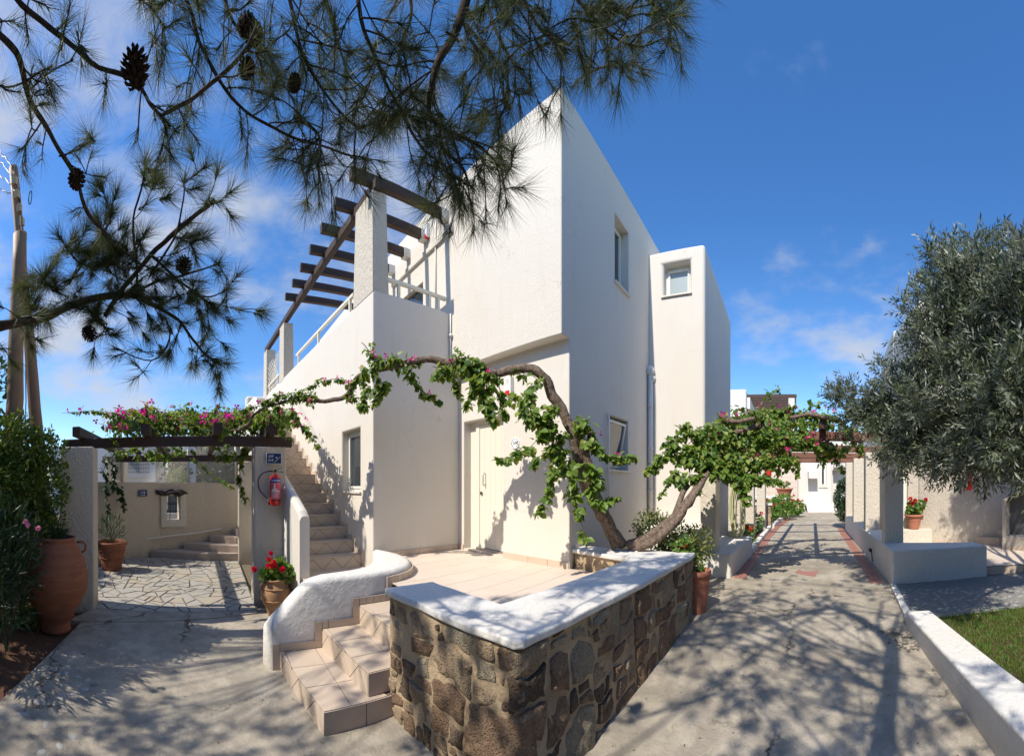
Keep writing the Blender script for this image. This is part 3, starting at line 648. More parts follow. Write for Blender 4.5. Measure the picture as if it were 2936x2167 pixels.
def stones(o0, u, v, n, dom, cnt, big, par, depth=.05, wts=(5, 4, 1.6, 3, .9), seed=3, minr=.055, name='stone', zmax=.78):
    r = random.Random(seed); x0 = min(p[0] for p in dom); x1 = max(p[0] for p in dom); y0 = min(p[1] for p in dom); y1 = max(p[1] for p in dom); rects = []
    def split(a0, b0, a1, b1):
        w, h_ = a1-a0, b1-b0; lim = minr*r.choice((1.3, 2.0, 3.0, 4.4)); k = r.uniform(.34, .66)
        if w < lim*1.25 and h_ < lim or w*h_ < minr*minr*1.1: rects.append((a0, b0, a1, b1)); return
        if w > h_*1.15: split(a0, b0, a0+w*k, b1); split(a0+w*k, b0, a1, b1)
        else: split(a0, b0, a1, b0+h_*k); split(a0, b0+h_*k, a1, b1)
    split(x0, y0, x1, y1)
    def jt(x, y):
        q = noise.noise_vector(Vector((x*4.5, y*4.5, seed*1.7)))*minr*.95; return (x+q.x, y+q.y)
    cells = []
    for i, (a0, b0, a1, b1) in enumerate(rects):
        c = [jt(x, y) for x, y in ((a0, b0), ((a0+a1)/2, b0), (a1, b0), (a1, (b0+b1)/2), (a1, b1), ((a0+a1)/2, b1), (a0, b1), (a0, (b0+b1)/2))]; cx = sum(p[0] for p in c)/8; cy = sum(p[1] for p in c)/8
        g_ = r.uniform(.007, .017); k_ = max(.5, 1-g_*2/max(.03, min(a1-a0, b1-b0))); c = [(cx+(x-cx)*k_, cy+(y-cy)*k_) for x, y in c]
        c = clip_convex(c, dom) if (min(p[0] for p in c) < x0 or max(p[0] for p in c) > x1 or min(p[1] for p in c) < y0+.5*(y1-y0) or max(p[1] for p in c) > y1) else c
        if len(c) >= 3: cells.append((i, c))
    u = Vector(u); v = Vector(v); n = Vector(n); o0 = Vector(o0)
    for i, c in cells:
        if area(c) < .0005: continue
        cd_ = []
        for j in range(len(c)):
            pa, pb_ = c[j], c[(j+1) % len(c)]; ln_ = math.hypot(pb_[0]-pa[0], pb_[1]-pa[1]); k_ = max(1, int(ln_/.05))
            for q_ in range(k_):
                xx = pa[0]+(pb_[0]-pa[0])*q_/k_; yy = pa[1]+(pb_[1]-pa[1])*q_/k_; nv_ = noise.noise_vector(Vector((xx*14, yy*14, seed+i)))*min(.02, math.sqrt(area(c))*.13); cd_.append((xx+nv_.x, yy+nv_.y))
        c = cd_
        # round the corners, then roughen the outline
        for _ in range(1):
            c = [q for j in range(len(c)) for q in ((c[j][0]*.9+c[(j+1) % len(c)][0]*.1, c[j][1]*.9+c[(j+1) % len(c)][1]*.1), (c[j][0]*.1+c[(j+1) % len(c)][0]*.9, c[j][1]*.1+c[(j+1) % len(c)][1]*.9))]
        cx = sum(p[0] for p in c)/len(c); cy = sum(p[1] for p in c)/len(c); A = area(c); dp = depth*r.uniform(.25, .7); sz = math.sqrt(A)
        k = r.choices(range(5), wts)[0]
        if A > .045: k = r.choice((2, 3, 0, 3)); dp = depth*.55
        if A < .0045: k = r.choices(range(5), (2, 2, 1, 2, 3))[0]
        fl = .35 if k == 4 else 1
        vs = []; m = len(c); ringsp = [(1.02, -.03), (1.0, .004), (.97, dp*.68), (.88, dp*.96), (.42, dp*1.0)]; ti = r.uniform(-.2, .2); tj = r.uniform(-.2, .2)
        for ri, (sc, h) in enumerate(ringsp):
            for (x, y) in c:
                qx = cx+(x-cx)*sc; qy = cy+(y-cy)*sc; b = o0+u*qx+v*qy; nv = noise.noise_vector(b*11+Vector((i, 0, 0)))*min(.02, sz*.10)*(0 if ri == 0 else 1); nf = noise.noise_vector(b*30)*.009*(ri > 1)
                vs.append(b+n*(h*(1 if ri < 2 else fl)+((qx-cx)*ti+(qy-cy)*tj)*(ri > 1)*.6)+nv+nf)
        vs.append(o0+u*cx+v*cy+n*dp*fl*1.05)
        fs = [(a*m+k2, a*m+(k2+1) % m, (a+1)*m+(k2+1) % m, (a+1)*m+k2) for a in range(4) for k2 in range(m)]+[(4*m+k2, 4*m+(k2+1) % m, 5*m) for k2 in range(m)]
        MB().add(vs, fs).build(name, STONES[k], par, smooth=True)
# face over the steps, face over the path, the end by the pot, the inner face of the planter
a = Vector((1.435, 1.28, 0)); b = Vector((1.355, 2.505, 0)); u1 = (b-a).normalized(); L1 = (b-a).length; n1 = Vector((-u1.y, u1.x, 0))
stones((a.x, a.y, -.14), u1, (0, 0, 1), n1, [(-.03, 0), (L1-.01, 0), (L1-.01, .925), (-.03, .925)], 70, [(.24, .52), (.98, .60), (.30, .12), (.62, .14)], sw, .05, seed=5, wts=(6, 2, 1.5, 6, .6), minr=.085)
a = Vector((1.43, 1.285, 0)); b = Vector((4.16, 1.075, 0)); u2 = (b-a).normalized(); L2 = (b-a).length; n2 = Vector((u2.y, -u2.x, 0))
def below(x): return gz(a.x+x)+.14-.02
stones((a.x, a.y, -.14), u2, (0, 0, 1), n2, [(-.03, 0), (.4, 0), (L2, .24), (L2, .925), (-.03, .925)], 150, [(.2, .55), (.62, .42), (.9, .62), (1.05, .40), (.35, .15)], sw, .05, seed=21, wts=(7, 5, 1.2, 4, .3), minr=.085)
stones((4.14, 1.08, .06), (0, 1, 0), (0, 0, 1), (1, 0, 0), [(-.02, 0), (1.4, 0), (1.4, .72), (-.02, .72)], 40, [], sw, .03, seed=31)
stones((3.69, 1.66, .60), Vector((.2, .84, 0)).normalized(), (0, 0, 1), Vector((-.84, .2, 0)).normalized(), [(.0, 0), (.88, 0), (.88, .19), (.0, .19)], 12, [(.3, .09), (.5, .09), (.68, .09)], sw, .022, wts=(1, 6, 0, 1, 1), seed=8, minr=.06)
MB().prism([(1.74, 1.72), (3.66, 1.64), (3.66, 1.66), (1.74, 1.74)], .6, .79).build('inner_plaster', M_lump, sw)
# soil of the planter behind
MB().box(4.13, 1.75, .0, 5.5, 2.52, .60).build('planter_soil', M_soil)['kind'] = 'structure'
# ================================================================== MAIN HOUSE
h = thing('main_house', 'tall white cubic two storey house on the corner with cream door and balcony pergola', 'house', (5, 5, 0))
prof = [(3.80, -.2), (3.80, 3.48), (3.63, 3.48), (3.63, 6.46), (9.8, 6.46), (9.8, -.2)]
body = MB().ext([(x, 2.53, z) for x, z in prof], (0, 10.5, 0)).build('wall', M_house, h)
# cutters are built in the house's own space, with the body temporarily at the origin
def cut_child(o, boxes, bevel=0, ang=40):
    par = o.parent; o.parent = None; o.location = (0, 0, 0)
    finish(o, [MB_raw(b_, org(par)) for b_ in boxes], bevel, 3, ang); o.parent = par; o.location = (0, 0, 0); return o
def MB_raw(b_, of):
    m = MB().box(*b_); m.v = [(x-of.x, y-of.y, z-of.z) for x, y, z in m.v]; return m
cut_child(body, [(5.07, 2.4, 4.80, 5.58, 2.80, 5.86), (4.82, 2.4, 1.88, 5.56, 2.80, 2.71), (3.3, 3.67, .56, 4.0, 4.55, 2.66), (3.3, 5.5, 3.62, 3.85, 6.6, 5.3)], .03)
tw = MB().box(6.52, 1.44, -.2, 9.76, 2.60, 6.05).build('tower_wall', M_house, h)
cut_child(tw, [(6.4, 1.72, 5.19, 6.86, 2.24, 5.79)], .06)
# balcony block over the stair side
def W2(s, t, z=None):      # along the stair wall, outward from it
    p = (2.25-.0728*s-.9973*t, 4.68+.9973*s-.0728*t); return p if z is None else (*p, z)
bb = MB().prism([(2.25, 4.68), (3.82, 4.68), (3.82, 12.6), W2(8, 0)], -.2, 4.42).build('balcony_wall', M_house, h)
_b = MB().prism([(2.46, 4.88), (3.9, 4.88), (3.9, 12.3), (W2(7.8, -.2))], 3.6, 4.6)
par = bb.parent; bb.parent = None; bb.location = (0, 0, 0); of = org(h); _b.v = [(x-of.x, y-of.y, z-of.z) for x, y, z in _b.v]
wc = MB().prism([W2(.39, -.3), W2(1.05, -.3), W2(1.05, .3), W2(.39, .3)], 1.545, 2.52); wc.v = [(x-of.x, y-of.y, z-of.z) for x, y, z in wc.v]
finish(bb, [_b, wc], .025, 2); bb.parent = par; bb.location = (0, 0, 0)
MB().box(3.9, 2.8, 3.0, 9.5, 12.8, 3.4).build('floor_slab', M_dark, h)
# --- windows
def window(par, c, ux, n, w, hh, glassm=M_glass, tilt=0, fr=.045, mull=False, curtain=False):
    """c: centre of the frame, ux: to the right, n: outward"""
    c = Vector(c); ux = Vector(ux).normalized(); n = Vector(n).normalized(); Z = Vector((0, 0, 1))
    f = MB()
    def bx(a0, a1, b0, b1, d0, d1, m): m.ext([c+ux*a0+Z*b0+n*d0, c+ux*a1+Z*b0+n*d0, c+ux*a1+Z*b1+n*d0, c+ux*a0+Z*b1+n*d0], n*(d1-d0))
    bx(-w/2, -w/2+fr, -hh/2, hh/2, 0, .05, f); bx(w/2-fr, w/2, -hh/2, hh/2, 0, .05, f); bx(-w/2+fr, w/2-fr, -hh/2, -hh/2+fr, 0, .05, f); bx(-w/2+fr, w/2-fr, hh/2-fr, hh/2, 0, .05, f)
    if mull: bx(-.02, .02, -hh/2+fr, hh/2-fr, 0, .05, f)
    W_ = f.build('window', M_frame, par)
    s_ = MB(); i = fr+.006; w2, h2 = w/2-i, hh/2-i; fs_ = fr*.8
    bx(-w2, -w2+fs_, -h2, h2, .01, .065, s_); bx(w2-fs_, w2, -h2, h2, .01, .065, s_); bx(-w2+fs_, w2-fs_, -h2, -h2+fs_, .01, .065, s_); bx(-w2+fs_, w2-fs_, h2-fs_, h2, .01, .065, s_)
    g = MB(); bx(-w2+fs_, w2-fs_, -h2+fs_, h2-fs_, .03, .038, g)
    if tilt:
        piv = c-Z*h2+n*.03
        for m in (s_, g):
            rot = Matrix.Rotation(tilt, 3, ux); m.v = [tuple(piv+rot@(Vector(p)-piv)) for p in m.v]
        bk = MB(); bx(-w2, w2, -h2, h2, -.12, -.115, bk); bk.build('interior', M_dark, W_)
    s_.build('sash', M_frame, W_); g.build('pane', glassm, W_)
    if curtain:
        q = MB(); bx(-w2+fs_, -w2+fs_+.12, -h2+fs_, h2-fs_, -.0, .026, q); bx(w2-fs_-.07, w2-fs_, -h2+fs_, h2-fs_, -.0, .026, q); q.build('curtain', M_cur, W_)
    return W_
w1 = window(h, (5.325, 2.72, 5.33), (1, 0, 0), (0, -1, 0), .51, 1.06)
w2_ = window(h, (5.19, 2.72, 2.295), (1, 0, 0), (0, -1, 0), .74, .83, tilt=.16)
w3 = window(h, (6.75, 1.98, 5.49), (0, -1, 0), (-1, 0, 0), .52, .60, glassm=M_frost)
nW = Vector((-.9973, -.0728, 0)); uW = Vector((.0728, -.9973, 0))
w4 = window(h, Vector(W2(.72, -.17, 2.03)), uW, nW, .66, .975, curtain=True)
MB().box(5.03, 2.49, 4.775, 5.60, 2.70, 4.80).build('sill', M_sill, w1); MB().box(4.79, 2.49, 1.855, 5.60, 2.70, 1.88).build('sill', M_sill, w2_)
MB().box(6.485, 1.68, 5.165, 6.74, 2.28, 5.19).build('sill', M_sill, w3)
MB().prism([W2(.36, .03), W2(1.08, .03), W2(1.08, -.16), W2(.36, -.16)], 1.52, 1.547).build('sill', M_sill, w4)
# --- front door
fr = MB().box(3.90, 3.67, .62, 3.97, 3.70, 2.66); fr.box(3.90, 4.29, .62, 3.97, 4.37, 2.66); fr.box(3.90, 3.70, 2.60, 3.97, 4.29, 2.66); fr.box(3.94, 4.37, .6, 3.97, 4.55, 2.66)
dr = fr.build('door', M_door, h, 'cream boarded front door')
for k in range(5): MB().box(3.915, 3.703+k*.1175, .66, 3.945, 3.703+(k+1)*.1175-.0018, 2.597).build('board', M_door, dr)
MB().box(3.88, 3.68, .62, 3.96, 4.30, .655).build('threshold', M_metal, dr); MB().box(3.80, 3.66, .56, 3.93, 4.56, .625).build('doorstep', M_tilef, dr)
m = MB(); m.tube([(3.885, 4.16, 1.63), (3.862, 4.16, 1.65), (3.862, 4.16, 1.82), (3.885, 4.16, 1.84)], .008, 8); m.tube([(3.915, 4.16, 1.65), (3.865, 4.16, 1.65)], .007, 6); m.tube([(3.915, 4.16, 1.82), (3.865, 4.16, 1.82)], .007, 6); m.build('handle', M_metal, dr, smooth=True)
m = MB(); m.tube([(3.915, 4.245, 1.52), (3.898, 4.245, 1.52)], .03, 14); m.build('lock', M_metal, dr)
MB().tube([(3.897, 4.245, 1.52), (3.890, 4.245, 1.52)], .012, 8).build('lock_cylinder', M_iron, dr)
MB().box(3.70, 5.56, 3.62, 3.80, 6.54, 5.26).build('balcony_door', M_glass, h)
# --- skirting tiles along the terrace
for y0, y1 in [(2.54, 2.86), (2.865, 3.19), (3.195, 3.66), (4.555, 4.675)]: MB().box(3.786, y0, T, 3.80, y1, T+.085).build('skirting_tile', M_tile, h)
x = 2.36
while x < 3.75:
    x1 = min(x+.33, 3.785); MB().box(x, 4.666, T, x1-.004, 4.68, T+.085).build('skirting_tile', M_tile, h); x += .33
# --- pipes, cable, trim
def pipe(par, pts, r, name='pipe', mat=M_ppipe, n=10): return MB().tube(pts, r, n).build(name, mat, par, smooth=True)
pipe(h, [(6.46, 2.475, .6), (6.46, 2.475, 3.72)], .042, 'drain_pipe')
for z in (1.5, 2.3, 3.1): pipe(h, [(6.46, 2.475, z), (6.46, 2.475, z+.06)], .052, 'pipe_clip')
m = MB(); m.ball((6.47, 2.48, 3.8), .085, 8, 1.2); m.ball((6.50, 2.44, 3.66), .06, 6, 1.1); m.build('mortar_lump', M_lump, h, smooth=True)
pipe(h, [(4.80, 2.50, 1.0), (4.80, 2.50, 2.72)], .016, 'thin_pipe')
pipe(h, [(3.605, 4.655, 3.49), (3.605, 4.655, 4.40)], .013, 'conduit'); pipe(h, [(3.60, 4.64, 4.02), (3.60, 4.64, 4.07)], .024, 'pipe_clip')
pipe(h, [(3.612, 5.08, 4.45), (3.612, 5.08, 6.25)], .012, 'conduit')
MB().box(3.585, 4.62, 5.70, 3.63, 6.6, 5.78).build('cable_trunking', M_white, h); MB().box(3.585, 4.60, 5.70, 3.63, 4.66, 6.15).build('cable_trunking', M_white, h)
# --- cream rails on the balcony wall
pts_ = [W2(.66, -.03, 4.66), W2(3.6, -.03, 4.66)]; rl = MB().bar(pts_[0], pts_[1], .05, .055).build('balcony_rail', M_rail, h); MB().bar((2.48, 4.78, 4.68), (3.60, 4.78, 4.68), .05, .055).build('balcony_rail', M_rail, h); MB().bar(W2(5.1, -.03, 4.66), W2(6.4, -.03, 4.66), .05, .055).build('balcony_rail', M_rail, h)
for s_ in (.8, 2.2, 3.45, 5.3, 6.2): MB().bar(W2(s_, -.03, 4.40), W2(s_, -.03, 4.64), .045, .045, (1, 0, 0)).build('post', M_rail, rl)
for x_ in (2.72, 3.28, 3.45): MB().bar((x_, 4.78, 4.40), (x_, 4.78, 4.66), .045, .045, (1, 0, 0)).build('post', M_rail, rl)
# --- balcony pergola: stands on the house
bp = thing('balcony_pergola', 'dark timber pergola on white posts over the upstairs balcony', 'pergola', (2.2, 6.5, 4.42))
def taper_post(pl0, z0, z1, sh, par, mat=M_pillar):
    cx = sum(p[0] for p in pl0)/4; cy = sum(p[1] for p in pl0)/4; m = MB(); pl = [tuple(p) for p in pl0]
    m.add([(x, y, z0) for x, y in pl]+[(cx+(x-cx)*sh, cy+(y-cy)*sh, z1) for x, y in pl], [(3, 2, 1, 0), (4, 5, 6, 7), (0, 1, 5, 4), (1, 2, 6, 5), (2, 3, 7, 6), (3, 0, 4, 7)]); return m.build('post', mat, par)
taper_post([(2.245, 4.683), (2.50, 4.683), (2.50, 5.30), (2.20, 5.30)], 4.40, 5.88, .86, bp)
taper_post([W2(4.60, .003), W2(4.60, -.27), W2(5.05, -.27), W2(5.05, .003)], 4.38, 5.86, .9, bp)
taper_post([W2(6.55, .003), W2(6.55, -.30), W2(7.0, -.30), W2(7.0, .003)], 4.38, 5.86, .9, bp)
MB().bar(W2(-.02, -.08, 5.95), W2(6.9, -.08, 5.95), .11, .15).build('beam', M_beamY, bp)
for i in range(7):
    y = 4.80+.597*i; x0 = 1.95-.03*i
    MB().bar((x0, y, 6.055), (3.56, y, 6.055), .11, .15).build('rafter', M_beam, bp); MB().box(3.50, y-.07, 5.96, 3.63, y+.07, 6.12).build('bracket', M_lump, bp)
lat = MB()
for i in range(10):
    a0 = W2(5.08+i*.15, -.05, 4.45); b0 = W2(5.08+(i*.15+.9), -.05, 5.35)
    s0, s1_ = 5.08+i*.15, 5.08+i*.15+.9
    if s1_ > 6.5: k_ = (6.5-s0)/.9; s1_ = 6.5; z1_ = 4.45+.9*k_
    else: z1_ = 5.35
    lat.tube([W2(s0, -.05, 4.45), W2(s1_, -.05, z1_)], .008, 4); lat.tube([W2(s0, -.05, z1_), W2(s1_, -.05, 4.45)], .008, 4)
lat.build('lattice', M_rail, bp)
# ================================================================== EXTERNAL STAIRCASE
sc = thing('outside_staircase', 'long beige tiled staircase climbing along the white house wall', 'staircase', (1.8, 7, .4))
LZ = .44; WD = .95
def WF(s_): return .95-.33*max(0, min(1, (s_-1.9)/2.9))
land = [(1.0, 3.62), (1.72, 3.78), (1.97, 4.1), (2.2, 4.55), W2(.36, .002), W2(.36, WD)]
MB().prism(land, -.2, LZ-.006).build('landing_core', M_grout, sc); tiled_floor([(1.0, 3.62), (1.72, 3.78), (2.2, 4.60), W2(.36, .002), W2(.36, WD)], LZ, .33, .33, sc, M_tile, rot=.073, ox=1.3, oy=5.03, name='tread_tile')
s0 = .34; RUN = .277; RISE = .178; z = .61
coreb = MB()
for i in range(17):
    a_ = s0+i*RUN; zt = .61+i*RISE; zb = zt-RISE
    WD = WF(a_); coreb.prism([W2(a_+.006, 0), W2(a_+RUN+.01, 0), W2(a_+RUN+.01, WF(a_+RUN)), W2(a_+.006, WD)], zb-.4 if i else -.2, zt-.008)
    tiled_floor([W2(a_-.012, .002), W2(a_+RUN, .002), W2(a_+RUN, WF(a_+RUN)), W2(a_-.012, WD)], zt, .315, .6, sc, M_tile, rot=.073, ox=W2(a_-.012, WD)[0], oy=W2(a_-.012, WD)[1], name='tread_tile', thick=.012, gap=.004)
    tri_riser(W2(a_, WD), W2(a_, 0), zb+.001, zt-.013, sc, M_tile if i % 3 else M_tiled if i < 0 else M_tile, 3, out=(.0728, -.9973))
    MB().prism([W2(a_-.065, .001), W2(a_-.004, .001), W2(a_-.004, .013), W2(a_-.065, .013)], zb, zt+.065).build('skirting_tile', M_tile, sc)
    MB().prism([W2(a_, .001), W2(a_+RUN-.07, .001), W2(a_+RUN-.07, .013), W2(a_, .013)], zt, zt+.065).build('skirting_tile', M_tile, sc)
coreb.prism([W2(s0+17*RUN, 0), W2(7.0, 0), W2(7.0, WF(7)), W2(s0+17*RUN, WF(7))], 2.9, .61+16*RISE-.002)
coreb.build('stair_core', M_grout, sc)
MB().prism([W2(-.02+.3, .002), W2(.27, .002), W2(.27, .014), W2(.28, .014)], LZ, LZ+.065).build('skirting_tile', M_tile, sc)
# low side wall with a rounded top
sp = [(-.02, 1.24), (.05, 1.32), (.5, 1.55), (1.2, 1.90), (2.0, 2.38), (2.8, 2.88), (3.6, 3.36), (4.4, 3.80), (4.9, 3.94), (6.9, 3.96)]; v_ = []
for s_, z_ in sp:
    t0, t1 = WF(s_)+.008, WF(s_)+.148
    v_ += [W2(s_, t0, -.25), W2(s_, t0, z_-.06), W2(s_, t0+.018, z_-.015), W2(s_, t0+.05, z_), W2(s_, t1-.05, z_), W2(s_, t1-.018, z_-.015), W2(s_, t1, z_-.06), W2(s_, t1, -.25)]
sd = MB().add(v_, [(i*8+k, i*8+k+1, (i+1)*8+k+1, (i+1)*8+k) for i in range(len(sp)-1) for k in range(7)]+[tuple(range(8)), tuple(range(len(v_)-1, len(v_)-9, -1))]); sd.build('side_wall', M_white, sc)
ew = MB().prism([W2(6.75, -.25), W2(7.05, -.25), W2(7.05, .60), W2(6.75, .60)], -.2, 4.44).build('end_wall', M_white, sc); finish(ew, bevel=.1, seg=4)
# ================================================================== LEFT PERGOLA
lp = thing('vine_pergola', 'dark timber pergola on four rough plaster pillars over the flagstone passage', 'pergola', (-.4, 6.8, -.12))
def pillar(pl, z0, z1, par, sh=.97, mat=M_pillar):
    o = taper_post(pl, z0, z1, sh, par, mat); o.name = 'pillar'; finish(o, bevel=.02, seg=2); return o
pillar([(-2.06, 4.76), (-1.59, 4.89), (-1.66, 5.32), (-2.16, 5.20)], -.25, 2.19, lp)
pillar([(.655, 5.345), (1.15, 5.355), (1.15, 5.86), (.675, 5.85)], -.25, 2.22, lp)
pillar([(-2.55, 8.80), (-2.10, 8.90), (-2.06, 9.22), (-2.6, 9.15)], -.25, 2.22, lp)
pillar([(.665, 8.32), (.985, 8.32), (.985, 8.72), (.68, 8.72)], -.25, 2.19, lp)
MB().bar((-2.22, 5.42, 2.295), (1.235, 5.42, 2.295), .11, .15).build('beam', M_beam, lp)
MB().bar((-2.55, 8.55, 2.27), (1.0, 8.55, 2.27), .11, .15).build('beam', M_beam, lp)
for x in (-1.93, -.90, .125, .90): MB().bar((x, 5.08, 2.44), (x-.12, 8.9, 2.42), .12, .15).build('rafter', M_beamY, lp)
fl = thing('flagstone_passage', '', '', (-.5, 6.8, -.12), kind='structure')
fd = [(-1.62, 4.93), (.68, 5.10), (.68, 8.45), (-1.45, 8.85), (-2.3, 8.9), (-2.3, 5.3), (-1.62, 5.3)]
MB().prism(fd, -.3, -.112).build('mortar_bed', M_joint, fl)
r = random.Random(4)
def crazy(poly, out, amax):
    A_ = area(poly)
    if A_ < amax*r.choice((.45, .8, 1.0, 1.5)): out.append(poly); return
    cx = sum(p[0] for p in poly)/len(poly); cy = sum(p[1] for p in poly)/len(poly)
    sxx = sum((p[0]-cx)**2 for p in poly); syy = sum((p[1]-cy)**2 for p in poly); sxy = sum((p[0]-cx)*(p[1]-cy) for p in poly)
    an = .5*math.atan2(2*sxy, sxx-syy)+r.gauss(0, .38); nx, ny = math.cos(an), math.sin(an); qx = cx+r.uniform(-.06, .06); qy = cy+r.uniform(-.06, .06)
    for sg in (1, -1):
        c = clip(poly, qx, qy, nx*sg, ny*sg)
        if len(c) >= 3 and area(c) > .002: crazy(c, out, amax)
cz = []; crazy([(-2.3, 4.92), (.67, 5.1), (.67, 8.4), (-1.5, 8.85), (-2.3, 8.85)], cz, .085)
for c in cz:
    g_ = .009+r.uniform(0, .006); P_ = list(c); m_ = len(c); sg = sum(c[i][0]*c[(i+1) % m_][1]-c[(i+1) % m_][0]*c[i][1] for i in range(m_)); 
    for i in range(m_):
        a_, b_ = c[i], c[(i+1) % m_]; nx, ny = b_[1]-a_[1], a_[0]-b_[0]; l = math.hypot(nx, ny)
        if l < 1e-6: continue
        nx, ny = nx/l*(1 if sg > 0 else -1), ny/l*(1 if sg > 0 else -1); tl = r.uniform(-.03, .03); P_ = clip(P_, a_[0]-nx*g_, a_[1]-ny*g_, nx+ny*tl, ny-nx*tl)
        if len(P_) < 3: break
    if len(P_) < 3 or area(P_) < .0015: continue
    zz = r.uniform(-.104, -.096); MB().prism(P_, -.118, zz).build('flagstone', M_flag, fl)
o = MB().prism([(-1.78, 4.42), (.66, 5.0), (.69, 5.14), (-1.62, 4.98)], -.3, lambda x, y: -.108).build('threshold_slab', M_conc, fl)
# ---- curved garden wall at the back, with a little window
bw = thing('garden_wall', 'curved buff plaster wall with a small framed window behind the flagstone passage', 'wall', (-.6, 9.4, -.12))
cl = [(-2.6, 7.9), (-2.25, 8.2), (-1.88, 8.5), (-1.42, 8.86), (-1.22, 9.0)]; cl2 = [(-.58, 9.24), (-.1, 9.38), (.4, 9.46), (1.0, 9.5), (1.7, 9.5)]
def wallstrip(pts, z0, z1, th, mat, name, par):
    n = len(pts); P = [Vector((*p, 0)) for p in pts]; back = []
    for i in range(n):
        d = (P[min(i+1, n-1)]-P[max(i-1, 0)]).normalized(); back.append(P[i]+Vector((-d.y, d.x, 0))*th)
    m = MB(); m.prism([(p.x, p.y) for p in P]+[(p.x, p.y) for p in back[::-1]], z0, z1); return m.build(name, mat, par)
wa = wallstrip(cl, -.2, 1.715, .28, M_back, 'wall_segment', bw); wb = wallstrip(cl2, -.2, lambda x, y: 1.71-.05*max(0, x), .28, M_back, 'wall_segment', bw)
A = Vector((-1.22, 9.0, 0)); B = Vector((-.58, 9.24, 0)); U = (B-A).normalized(); Nn = Vector((U.y, -U.x, 0)); LL = (B-A).length
def fp(a, z, d=0): return A+U*a+Vector((0, 0, z))+Nn*d
def fbox(a0, a1, z0, z1, d0, d1, name, mat, par): return MB().ext([fp(a0, z0, d0), fp(a1, z0, d0), fp(a1, z1, d0), fp(a0, z1, d0)], Nn*(d1-d0)).build(name, mat, par)
ax0, ax1 = .17, .53
for (a0, a1, z0, z1) in [(-.06, LL+.05, -.2, .77), (-.06, LL+.05, 1.37, 1.70), (-.06, ax0, .77, 1.37), (ax1, LL+.05, .77, 1.37)]: fbox(a0, a1, z0, z1, -.28, -.001, 'wall_segment', M_back, bw)
f_ = MB()
for (a0, a1, z0, z1) in [(.03, .68, .60, .77), (.03, ax0, .77, 1.37), (ax1, .68, .77, 1.37), (.03, .68, 1.37, 1.42)]: f_.ext([fp(a0, z0, 0), fp(a1, z0, 0), fp(a1, z1, 0), fp(a0, z1, 0)], Nn*.035)
wf = f_.build('window_frame', M_cream, bw)
lg = [fp(-.10+i*.082, 1.445+.018*math.sin(i*1.7), .03) for i in range(11)]
MB().tube(lg, [.055, .062, .066, .055, .07, .062, .078, .07, .05, .035, .012], 9, wob=1.2).build('lintel_log', M_log, wf)
MB().tube([fp(.30, .77, -.15), fp(.30, 1.37, -.15)], .008, 6).build('bar', M_iron, wf)
for z in (.98, 1.2): MB().tube([fp(ax0, z, -.15), fp(ax1, z, -.15)], .006, 6).build('bar', M_iron, wf)
MB().tube([fp(-.6, .30, .10), fp(.2, .38, .05), (-.3, 9.28, .43), (.3, 9.42, .52)], .02, 6).build('pipe', M_ppipe, bw)
sg = thing('number_sign', 'small navy sign reading 118 on the buff wall left of its window', 'sign', fp(-.46, 1.36, .02))
def sgn(a): return Vector((-1.66, 8.66, 0))
c0 = Vector((-1.70, 8.635, 0)); c1 = Vector((-1.48, 8.805, 0)); us = (c1-c0).normalized(); ns = Vector((us.y, -us.x, 0))
q0 = c0+ns*.02; MB().ext([q0+Vector((0, 0, 1.37)), q0+us*.24+Vector((0, 0, 1.37)), q0+us*.24+Vector((0, 0, 1.53)), q0+Vector((0, 0, 1.53))], ns*.01).build('plate', M_blue, sg)
text('lettering', '118', q0+us*.12+ns*.0125+Vector((0, 0, 1.462)), us, (0, 0, 1), .075, M_lett, sg, .2, .001)
ar = MB(); z_ = 1.405
ar.ext([q0+us*.07+ns*.0105+Vector((0, 0, z_-.003)), q0+us*.16+ns*.0105+Vector((0, 0, z_-.003)), q0+us*.16+ns*.0105+Vector((0, 0, z_+.003)), q0+us*.07+ns*.0105+Vector((0, 0, z_+.003))], ns*.002)
ar.ext([q0+us*.155+ns*.0105+Vector((0, 0, z_-.012)), q0+us*.18+ns*.0105+Vector((0, 0, z_)), q0+us*.155+ns*.0105+Vector((0, 0, z_+.012))], ns*.002); ar.build('arrow', M_lett, sg)
# ---- chain link fence on the wall
fe = thing('chain_link_fence', 'rusty chain link fence on grey posts above the buff garden wall', 'fence', (-.6, 9.6, 1.7))
fpts = [(-2.6, 8.2), (-1.95, 8.7), (-1.35, 9.14), (-.55, 9.45), (.4, 9.6), (1.7, 9.64)]
for p in [(-.55, 9.45), (.69, 9.61), (-2.1, 8.6)]: MB().tube([(p[0], p[1], 1.66), (p[0], p[1], 2.75)], .024, 8).build('post', M_galv, fe, smooth=True)
cw_ = MB(); cum = [0]
for a_, b_ in zip(fpts[:-1], fpts[1:]): cum.append(cum[-1]+math.hypot(b_[0]-a_[0], b_[1]-a_[1]))
def fpos(s_, z):
    s_ = min(max(s_, 0), cum[-1]-1e-6); i = max(j for j in range(len(cum)-1) if cum[j] <= s_); f = (s_-cum[i])/(cum[i+1]-cum[i])
    return (fpts[i][0]+(fpts[i+1][0]-fpts[i][0])*f, fpts[i][1]+(fpts[i+1][1]-fpts[i][1])*f, z)
PIT = .062; H0, H1 = 1.69, 2.70; nh = int((H1-H0)/PIT)
